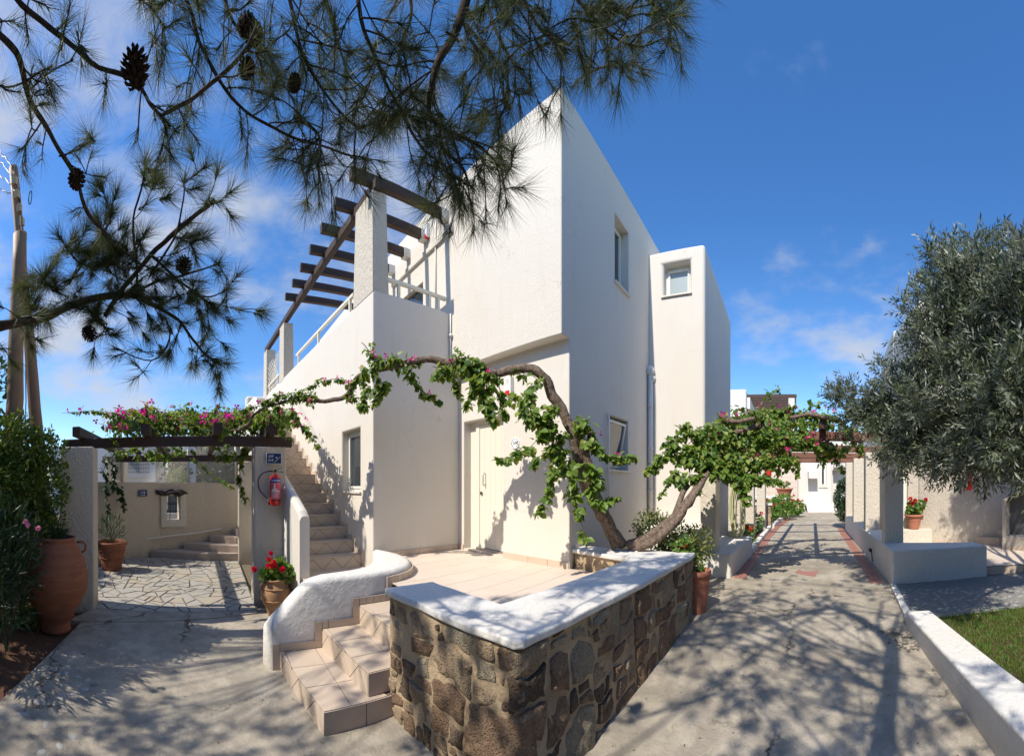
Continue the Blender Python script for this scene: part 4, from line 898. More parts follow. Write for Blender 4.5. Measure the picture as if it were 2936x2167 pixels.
for k in range(-nh, int(cum[-1]/PIT)+1):
    for sg_ in (1, -1):
        s_ = k*PIT; pts = []
        for j in range(nh+1):
            ss = s_+j*PIT if sg_ == 1 else s_+(nh-j)*PIT
            if 0 <= ss <= cum[-1]: pts.append(fpos(ss, H0+j*PIT))
        if len(pts) >= 2: cw_.tube([pts[0], pts[len(pts)//2], pts[-1]] if len(pts) > 2 else pts, .004, 3, cap=False)
cw_.build('wire_mesh', M_galv, fe, kind='stuff')
# ---- winding steps behind
ws = thing('winding_steps', 'brown tiled winder steps rising to the right behind the passage', 'steps', (0, 8.8, -.12))
wsp = [([(-1.42, 8.78), (.66, 8.40), (1.3, 8.40), (1.3, 9.46), (.4, 9.42), (-.1, 9.34), (-.58, 9.2), (-1.2, 8.95)], -.2, .05),
       ([(-.62, 9.05), (.66, 8.62), (1.3, 8.62), (1.3, 9.46), (.4, 9.42), (-.1, 9.34), (-.58, 9.19)], .05, .21),
       ([(.02, 9.22), (.66, 8.90), (1.3, 8.90), (1.3, 9.46), (.4, 9.43), (.05, 9.38)], .21, .37), ([(.60, 9.36), (.72, 9.15), (1.3, 9.15), (1.3, 9.46), (.62, 9.43)], .37, .53)]
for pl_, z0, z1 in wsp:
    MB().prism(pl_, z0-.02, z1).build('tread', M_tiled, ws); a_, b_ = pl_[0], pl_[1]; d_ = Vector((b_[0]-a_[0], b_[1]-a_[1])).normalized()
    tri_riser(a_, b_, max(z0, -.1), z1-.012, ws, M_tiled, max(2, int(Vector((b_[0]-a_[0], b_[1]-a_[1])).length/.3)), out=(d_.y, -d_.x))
# ================================================================== RIGHT: LOW WALL, COLUMNS, PATH PERGOLA
rw = thing('low_garden_wall', 'low white plaster wall with an L end along the right of the path', 'wall', (8, -1.8, .1))
lw = [(5.39, -1.63), (17.5, -2.35), (17.5, -2.7), (6.08, -2.08), (5.62, -3.22), (5.22, -3.22)]
lw = [(5.39, -1.63), (12.4, -2.07), (12.4, -2.42), (6.1, -2.06), (5.66, -3.22), (5.20, -3.22)]
o = MB().prism(lw, -.1, .64).build('wall_body', M_lump, rw); finish(o, bevel=.03, seg=3)
m = MB(); m.tube([(6.98, -1.71, .15), (6.98, -1.69, .36)], .012, 6); m.build('pipe_stub', M_iron, rw); m = MB(); m.tube([(6.93, -1.66, .38), (7.03, -1.67, .38)], .035, 8); m.build('tap_lamp', M_iron, rw)
pp = thing('path_pergola', 'pergola of red brown beams on two rows of white pillars spanning the path', 'pergola', (8, -.4, .1))
cols_r = [[(6.12, -1.72), (6.36, -1.73), (6.40, -2.06), (6.10, -2.06)], [(8.0, -1.80), (8.28, -1.82), (8.28, -2.14), (7.97, -2.13)], [(9.86, -1.88), (10.12, -1.90), (10.12, -2.2), (9.84, -2.18)], [(11.8, -2.0), (12.06, -2.02), (12.06, -2.32), (11.8, -2.30)]]
for c_ in cols_r: pillar(c_, .6, 2.38, pp, .97, M_cream)
cols_l = [[(6.06, 1.15), (6.32, 1.12), (6.32, 1.40), (6.06, 1.42)], [(7.86, .95), (8.12, .93), (8.12, 1.22), (7.86, 1.22)], [(9.8, .82), (10.06, .80), (10.06, 1.05), (9.8, 1.05)], [(11.8, .62), (12.06, .60), (12.06, .88), (11.8, .90)]]
for c_ in cols_l: pillar(c_, .0, 2.38, pp, .98, M_cream)
for x0, ya, yb in [(5.98, 1.55, -2.45), (8.02, 1.42, -2.5), (9.92, 1.3, -2.6), (11.9, 1.15, -2.75)]: MB().bar((x0, ya, 2.455), (x0+.10, yb, 2.455), .10, .15).build('beam', M_beamR, pp)
MB().bar((5.62, -.60, 2.60), (12.4, -1.12, 2.60), .11, .15).build('rafter', M_beam, pp); MB().bar((5.62, .42, 2.60), (12.4, -.22, 2.60), .11, .15).build('rafter', M_beam, pp)
bn = thing('white_bench', 'low whitewashed masonry bench at the foot of the left pillars', 'bench', (7, 1, .1))
o = MB().prism([(6.0, .89), (8.02, .70), (8.02, 1.44), (6.0, 1.44)], -.1, lambda x, y: .50+.01*(x-6)).build('bench_body', M_lump, bn); finish(o, bevel=.03, seg=3)
o = MB().prism([(5.98, 1.40), (6.52, 1.40), (6.52, 2.5), (5.98, 2.5)], -.1, .9).build('end_wall', M_lump, bn)
# white kerb teeth beside the bed
kb = thing('white_kerb', 'row of small white painted kerb blocks beside the red flower bed', 'kerb', (10, .7, .1))
for i in range(16):
    x = 8.12+i*.285; y = .70-.055*(x-8.1)
    o = MB().prism([(x, y), (x+.265, y-.015), (x+.265, y+.11), (x, y+.125)], 0, .24+R.uniform(-.006, .006)).build('kerb_block', M_lump, kb); finish(o, bevel=.012, seg=1)
pk = [(13.1, .36), (15.2, .16), (17.3, -.14), (18.2, -.5), (18.9, -1.0)]
o = wallstrip(pk, 0, .24, .13, M_lump, 'kerb_strip', kb)
MB().prism([(8.1, .8), (12.7, .55), (12.7, 1.6), (8.1, 1.8)], -.1, .19).build('flower_bed', M_soil)['kind'] = 'structure'
MB().prism([(13.1, .45), (17.4, 0), (18.5, -.5), (19, 3.5), (13.1, 3.5)], -.1, .20).build('rear_flower_bed', M_soil)['kind'] = 'structure'
sp_ = thing('stone_pier', 'short stone pier with a pale cap at the end of the flower bed', 'wall', (12.9, .9, .1))
MB().box(12.75, .48, 0, 13.05, 2.2, .93).build('mortar', M_mortar, sp_); o = MB().box(12.70, .42, .93, 13.1, 2.25, 1.0).build('wall_cap', M_lump, sp_); finish(o, bevel=.015, seg=2)
stones((12.75, .48, .08), (0, 1, 0), (0, 0, 1), (-1, 0, 0), [(0, 0), (1.7, 0), (1.7, .85), (0, .85)], 26, [], sp_, .03, seed=41, wts=(2, 0, 3, 5, 0), minr=.16)
stones((12.75, .48, .08), (1, 0, 0), (0, 0, 1), (0, -1, 0), [(0, 0), (.3, 0), (.3, .85), (0, .85)], 7, [], sp_, .03, seed=42, wts=(2, 0, 3, 5, 0), minr=.16)
# bottom right kerb, pebble strip, lawn, terrace of the next house
kr = thing('lawn_kerb', 'thick white painted kerb between the concrete path and the lawn', 'kerb', (2.8, -1.45, 0))
kp_o = [(3.86, -1.325), (3.2, -1.31), (2.5, -1.29), (1.9, -1.265), (1.5, -1.24), (.8, -1.18), (0, -1.1), (-1.5, -1.0)]; kp_i = [(3.80, -1.595), (3.2, -1.60), (2.5, -1.60), (2.0, -1.60), (1.6, -1.62), (.8, -1.60), (0, -1.5), (-1.5, -1.4)]
o = MB().prism(kp_o+kp_i[::-1], lambda x, y: gz(x)-.15, lambda x, y: .245-.02*(3.9-x)*.3).build('kerb_body', M_lump, kr); finish(o, bevel=.022, seg=3)
pb = thing('pebble_paving', '', '', (4.6, -3, .1), kind='structure')
pbd = [(3.86, -1.42), (5.36, -1.68), (5.26, -3.2), (5.3, -3.3), (4.75, -5.5), (3.3, -5.5), (3.55, -2.4)]
MB().prism(pbd, -.05, .125).build('pebble_bed', simple('grey_pebble_mortar', (.25, .24, .22), .95, .1, var=.25, bump=.5), pb)
MB().prism([(3.86, -1.345), (5.40, -1.60), (5.40, -1.69), (3.86, -1.435)], -.05, .135).build('edging', M_lump, pb)
cnt = 0; pts_ = []; r = random.Random(12)
def inpoly(x, y, P_):
    c = False
    for i in range(len(P_)):
        (x1, y1), (x2, y2) = P_[i], P_[i-1]
        if (y1 > y) != (y2 > y) and x < (x2-x1)*(y-y1)/(y2-y1)+x1: c = not c
    return c
for _ in range(6000):
    p = (r.uniform(3.6, 5.35), r.uniform(-4.4, -1.5))
    if inpoly(*p, pbd) and all((p[0]-q[0])**2+(p[1]-q[1])**2 > .0042 for q in pts_): pts_.append(p)
pts_.sort(key=lambda p: math.hypot(*p)); rest = MB()
for i, p in enumerate(pts_):
    s = r.uniform(.026, .042); a = r.uniform(0, 3)
    if i < 300: place(r.choice(PEBL+PEBD*2), 'pebble', None, pb, (*p, .118), (0, 0, a), (s, s, s*.9))
    else:
        me = PEBL[i % 5]; ca, sa = math.cos(a), math.sin(a)
        rest.add([(p[0]+(v.co.x*ca-v.co.y*sa)*s, p[1]+(v.co.x*sa+v.co.y*ca)*s, .118+v.co.z*s*.9) for v in me.vertices], [tuple(f.vertices) for f in me.polygons])
rest.build('pebbles', M_pebd, pb, kind='stuff', smooth=True)
lawn = [(-3, -1.4), (.8, -1.60), (2.0, -1.60), (3.82, -1.60), (3.86, -1.5), (3.75, -2.2), (3.55, -3.0), (3.35, -5.6), (-3, -6)]
MB().prism(lawn, -.2, .13).build('lawn_soil', M_soil)['kind'] = 'structure'
n_ = 42000; P_ = np.stack([NR.uniform(.6, 3.84, n_), NR.uniform(-3.9, -1.60, n_), np.full(n_, .125)], 1)
keep = np.array([inpoly(x, y, lawn) and (noise.noise(Vector((x*2.4, y*2.4, 3)))+.36*(1-.5*0) > -.05 or NR.rand() < .25) for x, y, _ in P_]); P_ = P_[keep]; n_ = len(P_)
D_ = np.stack([NR.normal(0, .55, n_), NR.normal(0, .55, n_), np.ones(n_)], 1)
g_ = leaves('lawn_grass', P_, D_, rnd_unit(n_), NR.uniform(.025, .065, n_), NR.uniform(.004, .008, n_), 'lance', M_grs, None)
tag(g_, 'short coarse green grass growing behind the white kerb', 'grass')
tr = thing('side_terrace', '', '', (6.5, -3.5, .26), kind='structure')
td = [(5.30, -3.24), (6.08, -2.1), (8.6, -2.2), (8.6, -3.4), (6.6, -5.4), (5.2, -5.6), (4.8, -4.1)]
MB().prism([(5.30, -3.24), (5.70, -3.2), (6.12, -2.1), (8.6, -2.3), (8.6, -6), (4.35, -6)], -.1, .254).build('floor_base', M_grout, tr)
tiled_floor([(5.36, -3.24), (6.1, -2.1), (8.6, -2.2), (8.6, -5.9), (4.40, -5.9)], .26, .33, .33, tr, M_tilef, rot=.1, gap=.004)
a_ = Vector((5.29, -3.24)); b_ = Vector((4.36, -5.95)); u_ = (b_-a_).normalized(); nn_ = Vector((u_.y, -u_.x))
for k in range(8):
    p = a_+u_*(.335*k+.004); q = a_+u_*(.335*(k+1)-.004); MB().prism([tuple(p), tuple(q), tuple(q+nn_*.012), tuple(p+nn_*.012)], .128, .252).build('edge_tile', M_tile, tr)
# ---- next house on the right
rh = thing('right_house', 'white two storey house half hidden by the olive tree on the right', 'house', (9, -4, .1))
_ca, _sa = math.cos(.05), math.sin(.05)
o = MB().prism([(8.12, -3.42), (7.45, -4.40), (6.55, -5.75), (9.5, -8), (12.5, -7), (12.5, -3.3), (8.3, -3.2)], 0, 2.9).build('wall', M_pillar, rh)
o2 = MB().prism([(8.35, -3.1), (8.42, -2.6), (8.6, -2.48), (10.5, -2.7), (10.5, -4), (8.35, -3.8)], 0, 2.7).build('wall', M_pillar, rh)
cut_child(o2, [(8.1, -2.93, 1.0, 8.62, -2.66, 1.9)], .02)
window(rh, (8.5, -2.80, 1.45), (0, -1, 0), (-1, 0, 0), .26, .88)
o = MB().prism([(8.05, -3.44), (8.05, -2.62), (8.5, -2.62), (8.5, -3.44)], .1, .60).build('ledge', M_cream, rh); finish(o, bevel=.02, seg=2)
o = MB().box(8.45, -8, 2.7, 10.5, -3.24, 6.25).build('upper_wall', M_white, rh); finish(o, bevel=.09, seg=4)
o = MB().prism([(10.5, -3.22), (13.4, -3.62), (13.4, -8), (10.5, -8)], 0, 6.3).build('upper_wall', M_white, rh); finish(o, bevel=.07, seg=3)
u_ = Vector((7.45-8.12, -4.40+3.42, 0)).normalized(); n_w = Vector((u_.y, -u_.x, 0))
for k in range(5):
    p = Vector((8.12, -3.42, 0))+u_*(k*.33+.01); q = p+u_*.322; n2_ = n_w*.012*(1 if n_w.x < 0 else -1)
    MB().ext([p+Vector((0, 0, .26)), q+Vector((0, 0, .26)), q+Vector((0, 0, .33)), p+Vector((0, 0, .33))], n2_).build('skirting_tile', M_tile, rh)
# steps by the niche
rs = thing('side_steps', 'two beige tiled steps beside the niche wall on the right', 'steps', (7, -4.7, .26))
for k in range(3):
    y0 = -4.05-.42*k; pl_ = [(7.62-.02-.28*k, y0-.08), (7.05-.28*k, y0-.42), (6.4, -5.9), (7.4, -6)]
    pl_ = [(7.50-.30*k, -4.32-.42*k), (6.95-.30*k, -4.62-.42*k), (5.9, -6.1), (6.9, -6.2)]
    MB().prism(pl_, .25+.17*k-.01, .26+.17*(k+1)).build('tread', M_tile, rs)
    d_ = Vector((pl_[0][0]-pl_[1][0], pl_[0][1]-pl_[1][1])).normalized(); tri_riser(pl_[1], pl_[0], .26+.17*k+.004, .26+.17*(k+1)-.012, rs, M_tile, 2, out=(-d_.y, d_.x))
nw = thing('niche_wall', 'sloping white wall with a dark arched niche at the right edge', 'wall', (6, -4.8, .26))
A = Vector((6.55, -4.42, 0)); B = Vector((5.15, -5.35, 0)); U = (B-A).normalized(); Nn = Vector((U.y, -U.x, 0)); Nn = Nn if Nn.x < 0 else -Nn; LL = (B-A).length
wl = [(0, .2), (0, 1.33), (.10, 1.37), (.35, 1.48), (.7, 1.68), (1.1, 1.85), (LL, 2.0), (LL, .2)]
m = MB(); m.ext([A+U*a_-Nn*.55+Vector((0, 0, z_)) for a_, z_ in wl], Nn*.32); m.build('back', simple('niche_shade_grey', (.13, .13, .13), .9, .1, var=.15), nw)  # tree shade on the plaster back is painted in as dark grey
m = MB().ext([A+Vector((0, 0, .2)), A-Nn*.55+Vector((0, 0, .2)), A-Nn*.55+Vector((0, 0, 1.34)), A+Vector((0, 0, 1.34))], U*.09); o = m.build('end_wall', M_pillar, nw); finish(o, bevel=.02)
m = MB()
for (a0, z0_), (a1, z1_) in zip(wl[1:-2], wl[2:-1]): m.ext([A+U*a0+Vector((0, 0, z0_)), A+U*a1+Vector((0, 0, z1_)), A+U*a1+Vector((0, 0, z1_-.07)), A+U*a0+Vector((0, 0, z0_-.07))], -Nn*.6)
m.build('sloping_top', M_pillar, nw)
o = MB().ext([A+U*.09+Vector((0, 0, .2)), B+Vector((0, 0, .2)), B+Vector((0, 0, .56)), A+U*.09+Vector((0, 0, .56))], -Nn*.5).build('niche_shelf', M_pillar, nw); finish(o, bevel=.02)
for k in range(4):
    p = A+U*(.10+k*.33); q = p+U*.322; MB().ext([p+Vector((0, 0, .26)), q+Vector((0, 0, .26)), q+Vector((0, 0, .33)), p+Vector((0, 0, .33))], Nn*.012).build('skirting_tile', M_tile, nw)
# ================================================================== FAR HOUSE at the end of the path
fh = thing('far_house', 'distant white house with tiled outside stair and roof pergola at the path end', 'house', (23, 0, .1))
o = MB().box(23.5, -6.5, -.1, 30, -.72, 4.6).build('wall', M_far, fh); cut_child(o, [(23.3, -2.70, 1.55, 23.75, -2.28, 3.0), (23.3, -4.0, .2, 23.8, -3.1, 2.6)], .03)
window(fh, (23.66, -2.49, 2.27), (0, -1, 0), (-1, 0, 0), .40, 1.42, fr=.07, curtain=True)
MB().box(23.44, -2.8, 1.47, 23.7, -2.2, 1.55).build('sill', M_sill, fh)
MB().box(22.9, -1.32, -.1, 23.4, -.78, 3.9).build('buttress', M_far, fh)
MB().box(22.75, -2.1, 2.05, 23.5, -1.5, 2.5).build('wall_bracket', M_far, fh)
MB().box(22.9, -3.95, 2.75, 23.5, -3.15, 3.05).build('door_hood', M_far, fh)
for y in (-3.02, -4.2): MB().tube([(23.44, y, .1), (23.44, y, 4.4)], .035, 6).build('pipe', M_far, fh)
o = MB().box(21.6, -.80, -.1, 30, 1.35, 3.7).build('stair_side_wall', M_tile, fh)
for k in range(5): MB().box(21.54, -.66+.0-.0+k*.3-.1, 3.0+.2*k, 21.6, -.36+k*.3-.1, 3.9).build('stair_edge', M_far, fh)
for k in range(9):
    for j in range(5): MB().box(21.585, -.75+j*.42, .3+k*.30, 21.6, -.75+j*.42+.41, .3+k*.30+.29).build('cladding_tile', M_tilef, fh)
o = MB().box(21.2, 1.45, -.1, 30, 8.5, 4.8).build('wall', M_far, fh); finish(o, bevel=.05)
o = MB().box(22.0, 2.30, 4.6, 30, 9, 7.45).build('upper_wall', M_far, fh); finish(o, bevel=.12, seg=3)
o = MB().box(22.2, .5, 3.7, 22.5, 2.4, 5.2).build('parapet', M_far, fh)
for y in (1.05, 1.7): MB().tube([(21.15, y+.8, .1), (21.15, y+.8, 4.2)], .03, 6).build('pipe', M_far, fh)
for i in range(11): MB().box(22.4+i*.75, -.75, 7.0, 22.5+i*.75, 2.3, 7.2).build('roof_slat', M_beam, fh)
MB().box(22.3, 2.10, 6.3, 31, 2.28, 7.0).build('roof_beam', M_far, fh)
o = MB().box(22.35, -.62, 3.7, 22.75, -.25, 6.95).build('roof_post', M_far, fh)
for i in range(3): MB().box(20.4+i*.4, -3.0, -.1, 24, -1.3, .18+.12*i).build('step', M_lump, fh)
MB().box(20.3, -3.9, 0, 21.0, -3.0, .75).build('stone_block', STONES[3], fh)
# planter in front of the far house
fp_ = thing('far_stone_planter', 'low stone planter wall with a white cap in front of the far house', 'planter', (18, 1, .1))
MB().prism([(16.4, 2.8), (16.9, -.1), (19.8, -.3), (19.8, 2.8)], 0, .98).build('mortar', M_mortar, fp_); o = MB().prism([(16.32, 2.8), (16.82, -.18), (19.85, -.38), (19.85, 2.8)], .98, 1.07).build('cap', M_lump, fp_)
A_ = Vector((16.9, -.1, .05)); B_ = Vector((16.4, 2.8, .05)); U_ = (B_-A_).normalized()
stones(A_, U_, (0, 0, 1), (-U_.y, U_.x, 0), [(0, 0), (2.9, 0), (2.9, .93), (0, .93)], 46, [], fp_, .03, seed=44, wts=(3, 0, 3, 5, 0), minr=.2)
# a further white house to the right beyond the columns
rf = thing('far_right_house', 'white house wall seen between the right hand pillars', 'house', (16, -5.5, .1))
o = MB().box(13.6, -9, -.1, 20, -4.2, 4.4).build('wall', M_far, rf); finish(o, bevel=.06)
o = MB().box(20, -12, -.1, 26, -5.6, 5.4).build('wall', M_far, rf); finish(o, bevel=.06)
# ================================================================== BACK LEFT distance
lb = thing('rear_white_house', 'far white house with a railed balcony seen through the chain link fence', 'house', (-5, 22, 0))
o = MB().box(-9.5, 20.5, -.5, -3.15, 27, 4.0).build('wall', M_far, lb)
for k in range(4): MB().box(-4.9+.001*k, 20.38, 2.36+k*.22, -3.2, 20.42, 2.385+k*.22).build('balcony_rail', M_iron, lb)
for k in range(18): MB().box(-4.9+k*.1, 20.39, 2.3, -4.885+k*.1, 20.41, 3.05).build('baluster', M_iron, lb)
MB().box(-4.95, 20.2, 2.1, -3.15, 20.6, 2.25).build('balcony_slab', M_far, lb)
MB().box(-3.3, 20.3, 3.5, -.75, 23, 4.0).build('porch_roof', M_far, lb); MB().box(-1.1, 20.3, -.5, -.75, 20.7, 3.5).build('porch_post', M_far, lb); MB().box(-3.3, 20.3, -.5, -3.0, 20.7, 3.5).build('porch_post', M_far, lb)
MB().box(-2.55, 22.5, -.5, -.8, 23, 3.5).build('porch_wall', M_pillar, lb)
fo = thing('iron_fence', 'distant iron railing and low wall seen through the small wall window', 'fence', (-1.6, 14, 0))
MB().box(-4, 14, -.3, 1, 14.2, .55).build('low_wall', M_cream, fo)
for k in range(40): MB().box(-3.6+k*.1, 14.08, .55, -3.58+k*.1, 14.11, 1.0).build('bar', M_iron, fo)
MB().box(-4, 14.08, .9, .8, 14.11, .93).build('top_rail', M_iron, fo)
# ================================================================== POTS
def pot(name, label, c, prof, mat, group=None, handles=0, hz=.8, hr=.1, bands=(), soilz=None):
    t = thing(name, label, 'pot', c, group); rmax = max(p[0] for p in prof)
    MB().lathe(prof, c, 40).build('pot_body', mat, t, smooth=True)
    sz = soilz or prof[-3][1]-.03; rr = [p[0] for p in prof if p[1] >= sz-.05][0]
    MB().lathe([(.0005, sz+.01), (rr*.9, sz)], c, 20).build('soil', M_soil, t)
    for bz, br in bands:
        m = MB(); K_ = 44
        m.tube([Vector(c)+Vector((br*math.cos(a), br*math.sin(a), bz+.004*math.sin(a*14))) for a in [2*PI*k/K_ for k in range(K_+1)]], [.007+.0035*math.sin(k*2.4) for k in range(K_+1)], 6); m.build('rope_band', mat, t, smooth=True)
    for a in ([] if not handles else [handles, handles+PI]):
        d = Vector((math.cos(a), math.sin(a), 0)); r0 = [p[0] for p in prof if p[1] >= hz-hr][0]
        m = MB(); m.tube([Vector(c)+d*(r0+q[0])+Vector((0, 0, hz+q[1])) for q in [(-.04, hr*.55), (hr*.45, hr*.5), (hr*.8, hr*.05), (hr*.7, -hr*.55), (0.02, -hr*.8)]], .011 if hr < .09 else .016, 8); m.build('handle', mat, t, smooth=True)
    return t
big = pot('storage_jar', 'huge round bellied terracotta jar at the foot of the left pillar', (-1.84, 4.14, -.14),
    [(.001, 0), (.175, 0), (.185, .03), (.178, .10), (.20, .16), (.208, .165), (.25, .27), (.315, .37), (.318, .38), (.37, .48), (.395, .58), (.397, .60), (.40, .68), (.385, .78), (.383, .79), (.35, .89), (.305, .98), (.303, .99), (.262, 1.06), (.236, 1.10), (.235, 1.115), (.248, 1.122), (.246, 1.15), (.215, 1.15), (.21, 1.10), (.22, 1.0)], M_terra, handles=.62, hz=1.02, hr=.10, soilz=1.02)
gp = pot('geranium_pot', 'ochre clay pot with rope bands holding a red geranium below the fire extinguisher', (.905, 4.93, -.125),
    [(.001, 0), (.105, 0), (.112, .02), (.135, .10), (.175, .17), (.195, .24), (.200, .32), (.192, .38), (.165, .43), (.155, .455), (.17, .475), (.182, .49), (.18, .505), (.15, .505), (.145, .46), (.15, .40)], M_terrao, handles=.35, hz=.42, hr=.06, bands=((.225, .198), (.385, .198)), soilz=.45)
p3 = pot('passage_pot', 'wide brown terracotta pot in the shade behind the left pillar', (-2.0, 7.35, -.1),
    [(.001, 0), (.20, 0), (.205, .03), (.22, .12), (.255, .28), (.285, .44), (.295, .50), (.325, .52), (.328, .58), (.29, .58), (.28, .54), (.27, .4)], M_terra, bands=((.40, .287), (.25, .256)), soilz=.5)
p4 = pot('path_pot', 'tall plain terracotta pot standing at the far end of the stone wall', (4.36, 1.05, .09),
    [(.001, 0), (.10, 0), (.105, .02), (.125, .2), (.145, .40), (.150, .45), (.165, .455), (.168, .52), (.15, .525), (.14, .50), (.135, .4)], M_terran, soilz=.46)
p5 = pot('ledge_pot', 'orange terracotta pot of red geraniums on the sunny ledge', (8.18, -3.02, .60),
    [(.001, 0), (.125, 0), (.128, .02), (.155, .2), (.175, .29), (.205, .295), (.208, .345), (.185, .35), (.175, .32), (.16, .2)], M_terran, soilz=.30)
p6 = pot('far_clay_bowl', 'flared clay bowl of flowers on the far planter wall', (17.3, -.0, 1.07),
    [(.001, 0), (.22, 0), (.24, .02), (.32, .2), (.38, .36), (.42, .37), (.42, .42), (.38, .42), (.36, .36), (.3, .2)], M_terran, soilz=.38)
# ================================================================== SIGNS, SIREN, EXTINGUISHERS
fy = 5.33
s2_ = thing('stair_sign', 'navy sign reading 209 218 with a stair arrow on the right pillar', 'sign', (.955, fy, 2.0))
MB().box(.845, fy-.012, 1.965, 1.06, fy+.012, 2.115).build('plate', M_blue, s2_); rim = MB()
for b_ in ((.838, 1.958, 1.067, 1.966), (.838, 2.114, 1.067, 2.122), (.838, 1.966, .846, 2.114), (1.059, 1.966, 1.067, 2.114)): rim.box(b_[0], fy-.014, b_[1], b_[2], fy+.01, b_[3])
rim.build('frame', M_ppipe, s2_)
text('lettering', '209', (.902, fy-.013, 2.07), (1, 0, 0), (0, 0, 1), .052, M_lett, s2_, .22, .001); text('lettering', '218', (.900, fy-.013, 2.012), (1, 0, 0), (0, 0, 1), .052, M_lett, s2_, .22, .001)
m = MB(); px_, pz_ = .952, 1.984
for k in range(5):
    m.box(px_, fy-.0145, pz_-.0022, px_+.018, fy-.0125, pz_+.0022); m.box(px_+.0158, fy-.0145, pz_+.0022, px_+.0202, fy-.0125, pz_+.019); px_ += .018; pz_ += .0168
m.build('stair_symbol', M_lett, s2_)
m = MB(); a_ = Vector((.965, fy-.0135, 2.03)); b_ = Vector((.992, fy-.0135, 2.055)); m.bar(a_, b_, .002, .005, (0, 1, 0)); m.ext([(b_.x-.018, fy-.0125, b_.z+.006), (b_.x+.009, fy-.0125, b_.z+.009), (b_.x+.006, fy-.0125, b_.z-.018)], (0, -.002, 0)); m.build('arrow', M_lett, s2_)
def extinguisher(c, n, s, label, detail=True, name='fire_extinguisher'):
    t = thing(name, label, 'fire extinguisher', c); c = Vector(c); n = Vector(n).normalized(); r_ = Vector((n.y, -n.x, 0)); Z = Vector((0, 0, 1))
    R_ = .078*s
    MB().lathe([(.001, -.225*s), (R_*.6, -.228*s), (R_*.92, -.212*s), (R_, -.19*s), (R_, .175*s), (R_*.96, .19*s), (R_*.7, .212*s), (R_*.32, .225*s), (R_*.25, .228*s), (R_*.25, .24*s)], c, 30).build('cylinder', M_redp, t, smooth=True)
    if not detail:
        MB().tube([c+Z*.24*s, c+Z*.29*s], .02*s, 8).build('valve', M_black, t); return t
    ang = math.atan2(n.y, n.x)
    MB().lathe([(R_+.0012, -.135*s), (R_+.0012, .105*s)], c, 20, ang-1.0, ang+1.15).build('label', M_lab, t, smooth=True)
    MB().lathe([(R_+.0014, .108*s), (R_+.0014, .165*s)], c, 20, ang-1.0, ang+1.3).build('brand_band', simple('deep_blue_print', (.03, .045, .28), .4), t, smooth=True)
    def lp_(a, z): return c+Vector(((R_+.002)*math.cos(ang+a), (R_+.002)*math.sin(ang+a), z*s))
    mk = MB()
    def patch(a0, a1, z0, z1):
        k = max(1, int(abs(a1-a0)/.15)); P = [lp_(a0+(a1-a0)*i/k, z) for z in (z0, z1) for i in range(k+1)]; mk.add(P, [(i, i+1, k+2+i, k+1+i) for i in range(k)])
    patch(-.30, -.05, .02, .085); patch(-.62, -.36, -.005, .018); patch(-.28, -.04, -.005, .018); patch(.06, .3, -.005, .018); patch(-.85, .9, -.022, -.010)
    for k, (q0, q1) in enumerate([(-.8, .85), (-.8, .6), (-.8, .75), (-.8, .4), (-.8, .8), (-.8, .5)]): patch(q0, q1, -.038-.014*k, -.034-.014*k)
    patch(-.7, .7, .092, .096)
    for k in range(9): patch(-.75+k*.2, -.75+k*.2+.12, .128, .146)
    mk.build('print', M_lett, t); cy = MB()
    cy.tube([c+Z*.238*s, c+Z*.265*s], .017*s, 10); cy.build('neck', simple('brass', (.55, .38, .14), .3, .5, .9), t)
    v = MB(); v.tube([c+Z*.262*s, c+Z*.295*s], .022*s, 8)
    v.bar(c+Z*.27*s+r_*.0, c+Z*.262*s-r_*.13*s, .02*s, .008*s); v.bar(c+Z*.285*s, c+Z*.33*s-r_*.10*s, .02*s, .008*s); v.build('valve_lever', M_black, t)
    MB().bar(c+Z*.285*s+r_*.015, c+Z*.34*s+r_*.03, .018, .010).build('safety_tag', M_yel, t)
    hp = [(.03, .275), (.10, .272), (.18, .245), (.235, .18), (.25, .10), (.225, .0), (.17, -.07), (.115, -.125), (.09, -.17), (.082, -.215)]
    pts2 = [c+r_*a_*s+Z*z_*s+n*(.0-.012) for a_, z_ in hp]; mm = MB(); shoot(mm, pts2[:-2], .0095, .0095, 0, 8, 3); mm.build('hose', M_black, t, smooth=True)
    MB().tube([pts2[-3], pts2[-2]], .013, 8).build('hose_coupling', M_metal, t); MB().tube(pts2[-2:], [.014, .017], 10).build('nozzle', M_black, t)
    MB().lathe([(R_+.002, -.150*s), (R_+.004, -.150*s), (R_+.004, -.138*s), (R_+.002, -.138*s)], c, 24).build('strap', M_black, t)
    return t
extinguisher((.955, fy-.10, 1.575), (-.1, -1, 0), 1.0, 'red fire extinguisher with a black hose hung on the right pillar')
extinguisher((7.42, -4.08, 1.75), (-1, .6, 0), 1.0, 'red fire extinguisher behind the olive leaves on the right house', False)
extinguisher((21.45, .92, 2.1+.45), (-1, 0, 0), 1.9, 'small distant red fire extinguisher by the far tiled stair', False)
def siren(c, n, label):
    t = thing('alarm_siren', label, 'alarm', c, None); n = Vector(n); c = Vector(c)
    def bxx(dy0, dy1, z0, z1, d, name, mat): MB().box(c.x-d, c.y+dy0, c.z+z0, c.x, c.y+dy1, c.z+z1).build(name, mat, t)
    bxx(-.06, .06, -.10, .13, .07, 'housing', M_plast); bxx(-.038, .038, -.115, -.06, .078, 'red_lens', M_redp)
    for k in range(4): bxx(-.035, .035, .04+.018*k, .047+.018*k, .073, 'louvre', M_ppipe)
siren((3.80, 3.52, 3.03), (-1, 0, 0), 'white alarm box with red lens above the front door')
